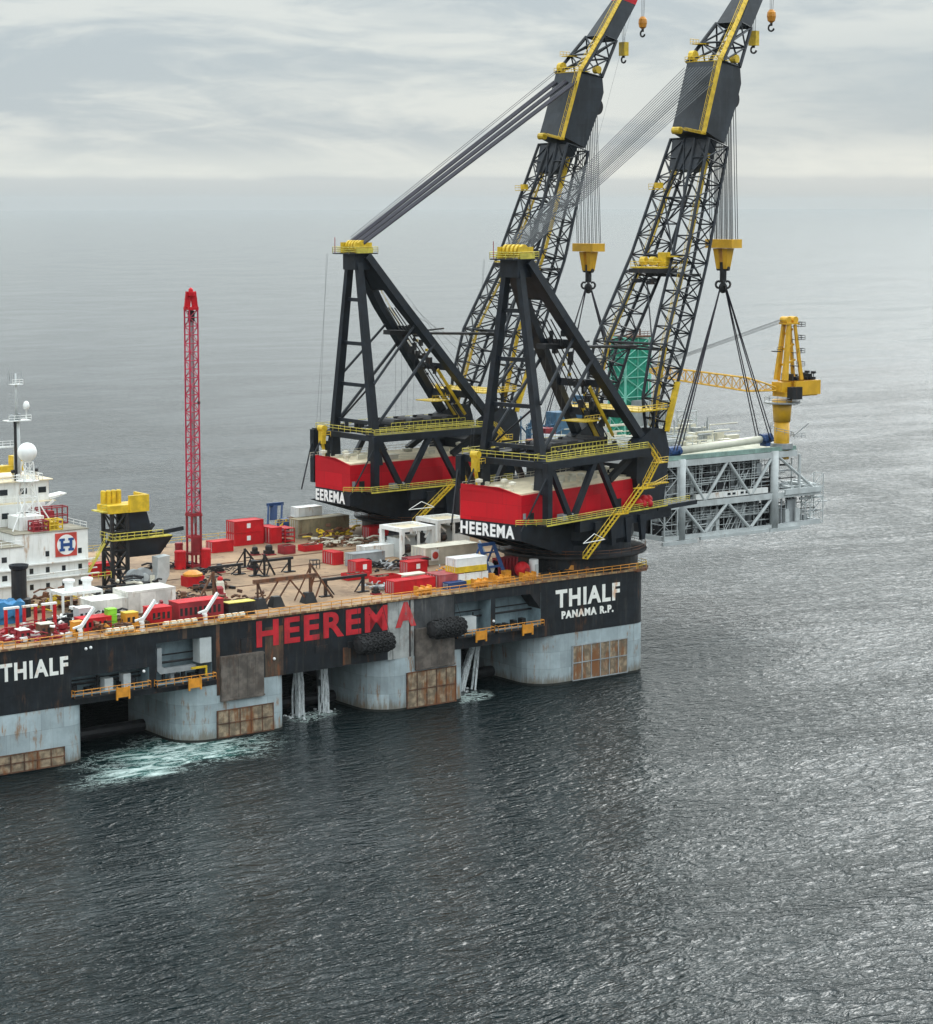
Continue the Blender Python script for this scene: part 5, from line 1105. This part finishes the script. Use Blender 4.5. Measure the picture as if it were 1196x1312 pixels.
T=thing('exhaust_funnel','black exhaust funnel with flared cap in front of the white block','funnel',(-123.4,26,H)); m=MB(); m.lathe((0,0,0),[(2.0,0),(2.0,3.2),(1.35,3.4),(1.35,8.4)],16); m.build('stack',M_dark,T); m=MB(); m.lathe((0,0,8.4),[(1.35,0),(1.65,.3),(1.75,.9),(1.6,.9),(1.3,.3)],16); m.build('cap',M_navy,T)
T=thing('tarpaulin','crumpled blue tarpaulin over boxes at the left edge','tarpaulin',(-129.5,22,H)); m=MB(); nx,ny=12,6; vs=[(i*.8-4.5,j*.9-2,3.6+random.uniform(-.35,.5)) for j in range(ny) for i in range(nx)]; vs+=[(i*.8-4.5,-2.2,random.uniform(.6,1.6)) for i in range(nx)]
fs=[(j*nx+i,j*nx+i+1,(j+1)*nx+i+1,(j+1)*nx+i) for j in range(ny-1) for i in range(nx-1)]+[(ny*nx+i,ny*nx+i+1,i+1,i) for i in range(nx-1)]; m.add(vs,fs); m.box(-4,4,-1.6,2,.02,3.0); m.build('sheet',M_tarp,T)
heap('pipe_heap',-119,27,10,6,3.6,80,M_brown,'tangle of rusty pipes with yellow valves between funnel and shed','pipe heap',.6,.2,M_yel)
heap('gear_pile',-123,10,12,8,2.6,90,M_dark,'pile of dark and white gear behind the left rail','gear pile',.4,.2,M_white)
heap('gear_pile',-104,32,14,6,3.5,80,M_dark,'dark machinery heaped below the gantry tower','gear pile',.4,.25,M_beige)
heap('gear_pile',-86,28,8,5,1.8,50,M_dark,'dark gear scattered right of the shed','gear pile',.4,.22,M_brown)
# red inverted-U frames
for k,(x,lab) in enumerate(((-133.2,'red upright frame third from the funnel, at the left edge'),(-129.8,'red upright frame second from the funnel'),(-126.2,'red upright frame nearest the funnel'))):
    T=thing('upright_frame',lab,'steel frame',(x,11,H),0,'red upright frames by the left rail'); m=MB()
    for s in (0,2.1): m.box(s,s+.45,0,.5,0.01,4.4)
    m.each('post',M_cred,T); m=MB(); m.box(-.1,2.65,-.05,.55,4.4,4.75); m.build('crossbar',M_white,T); m=MB(); m.tube((1.3,-.2,.7),(1.3,.8,.7),.65,12); m.build('roller',M_dred,T)
# rail-side machinery boxes, left
def unit(x,y,lx,ly,h,mt,lab,top=None):
    T=thing('deck_unit',lab,'machinery',(x,y,H)); m=MB(); m.box(0,lx,0,ly,.15,h); m.build('casing',mt,T); m=MB(); m.box(-.06,lx+.06,-.06,ly+.06,h,h+.12); m.build('lid',top or mt,T)
    m=MB(); 
    for i in range(max(2,int(lx))): m.box(.25+i*.95,.75+i*.95,-.05,.01,h*.35,h*.75)
    m.build('louvre',M_dark,T); m=MB(); m.box(-.1,lx+.1,-.1,ly+.1,.01,.14); m.build('skid',M_dark,T)
unit(-121.6,5.5,5.6,3,2.2,M_cred,'red machinery unit left of the lime green crate')
unit(-113.9,4.2,2.4,2,2.6,M_ora,'orange machinery unit with yellow panel right of the lime crate',M_yel)
unit(-109.2,3.8,4.0,3,3.0,M_cred,'bright red machinery unit in front of the white shed centre')
unit(-104.0,3.4,9.0,3.6,3.4,M_dred,'long dark red machinery unit in front of the white shed right end',M_cred)
unit(-120.2,9.4,2.6,2.2,3.4,M_lgrey,'small grey cabin with pale roof left of the white shed',M_white)
unit(-124.4,3.0,1.8,1.6,2.4,M_ora,'small orange machine cabin at the rail right of the left name')
unit(-129.8,4.5,2.4,2,2.4,M_brown,'brown machine box at the rail above the left name',M_beige)
unit(-133.8,4.2,1.8,2,1.9,M_dred,'small dark red box at the rail left of the brown machine',M_white)
unit(-94.2,3.0,5.4,2.2,2.4,M_dark,'dark machine rack at the rail just left of the scrap pile',M_yel2)
T=thing('crate_stack','lime green stacked crates in front of the white shed','crate',(-116.3,6.2,H))
for k in range(3):
    m=MB(); m.box(0,1.7,0,1.4,.02+k*1.15,1.08+k*1.15); m.box(-.05,1.75,-.05,1.45,.9+k*1.15,1.02+k*1.15); m.build('crate',M_lime,T)
# white davit arms along the rail
for x,lab in ((-124.3,'white slanting davit arm at the rail, leftmost'),(-112.6,'white slanting davit arm at the rail, middle'),(-100.2,'white slanting davit arm at the rail, rightmost')):
    T=thing('davit_arm',lab,'davit',(x,.9,H),0,'white davit arms along the near rail'); m=MB(); m.box(-.28,.28,-.28,.28,0.01,1.6); m.build('base',M_whitec,T); m=MB(); m.beam((-.4,0,1.4),(3.0,.8,4.9),.4,.5); m.build('arm',M_whitec,T); m=MB(); m.beam((-1.4,0,1.9),(.4,0,2.3),.3); m.build('crank',M_whitec,T)
# life-raft canisters
for x0,lab in ((-119.6,'row of ivory life-raft canisters at the rail, left row'),(-108.6,'row of ivory life-raft canisters at the rail, middle row'),(-97.6,'row of ivory life-raft canisters at the rail, right row')):
    T=thing('liferaft_rack',lab,'life rafts',(x0,.5,H))
    for k in range(4 if x0>-100 or x0<-110 else 5):
        m=MB(); m.tube((k*1.35,0,.75),(k*1.35+.95,0,.75),.5,12); m.build('canister',M_stripe,T)
    m=MB(); m.box(-.3,6.2,-.5,.5,.1,.25); m.build('cradle',M_ora,T)
# small boxes along far rail, left of red stack
for x,y,s,lab in ((-76,80,2.2,'dark winch on the far rail left of the lattice mast'),(-64,82,1.5,'dark box on the far rail right of the lattice mast'),(-98,70,3,'dark box at the far rail behind the gantry tower'),):
    T=thing('far_rail_box',lab,'machine',(x,y,H)); m=MB(); m.box(0,s,0,s*.8,0.01,s*.7); m.build('body',M_dark,T); m=MB(); m.tube((s*.3,.5,s*.7),(s*.3,.5,s*1.5),.3,8); m.build('stub',M_dark,T)
container(-100.5,58,3.2,6,3.2,M_dred,'dark red container seen between the white block and the gantry tower',group=CG)
container(-94.5,56,6,2.6,2.6,M_cred,'red container seen through the gantry tower lattice',group=CG)
heap('gear_pile',-138,3,15,8,2.2,110,M_dred,'jumble of red and white gear behind the left rail below the blue tarpaulin','gear pile',.3,.16,M_white)
heap('gear_pile',-121,3,12,6,2.0,90,M_brown,'jumble of brown gear with orange bits among the red machinery units','gear pile',.35,.16,M_ora)
heap('gear_pile',-106,9,14,4,2.6,70,M_dred,'red fittings packed between the white shed and the long red unit','gear pile',.4,.16,M_lgrey)
heap('hose_bundle',-96,20,8,8,1.0,50,M_brown,'brown hoses lying on deck right of the white shed','hose bundle',.8,.14,M_dark)
heap('cable_heap',-75,46,8,4,.9,36,M_dark,'loose dark cables on deck behind the leftmost trestle','cable heap',.8,.13)
heap('gear_pile',-36,14,9,7,1.8,70,M_ora,'orange and grey rigging gear beside the yellow-banded containers','gear pile',.4,.16,M_grey)
heap('gear_pile',-28,42,9,8,2.6,60,M_cream,'cream and brown gear piled behind the beige tank container','gear pile',.3,.2,M_brown)
heap('gear_pile',-58,10,8,4,.9,34,M_grey,'grey offcuts on deck left of the rail-side red containers','gear pile',.4,.14,M_brown)
heap('gear_pile',-20,3,12,5,1.6,60,M_dark,'dark valves and pipes at the foot of the near crane pedestal','gear pile',.5,.16,M_ora)
# ------------------------------------------------------------------ haze
hm=bpy.data.materials.new('haze'); hm.use_nodes=True; t=hm.node_tree; t.nodes.clear(); pv=t.nodes.new('ShaderNodeVolumePrincipled'); pv.inputs['Color'].default_value=(.62,.67,.69,1); pv.inputs['Density'].default_value=.000018; pv.inputs['Anisotropy'].default_value=0
ou=t.nodes.new('ShaderNodeOutputMaterial'); t.links.new(pv.outputs[0],ou.inputs['Volume'])
hz=MB(); hz.box(-9500,26500,-9500,26500,-8,170); tag(hz.build('haze',hm),'pale even haze over the sea','haze',kind='stuff')
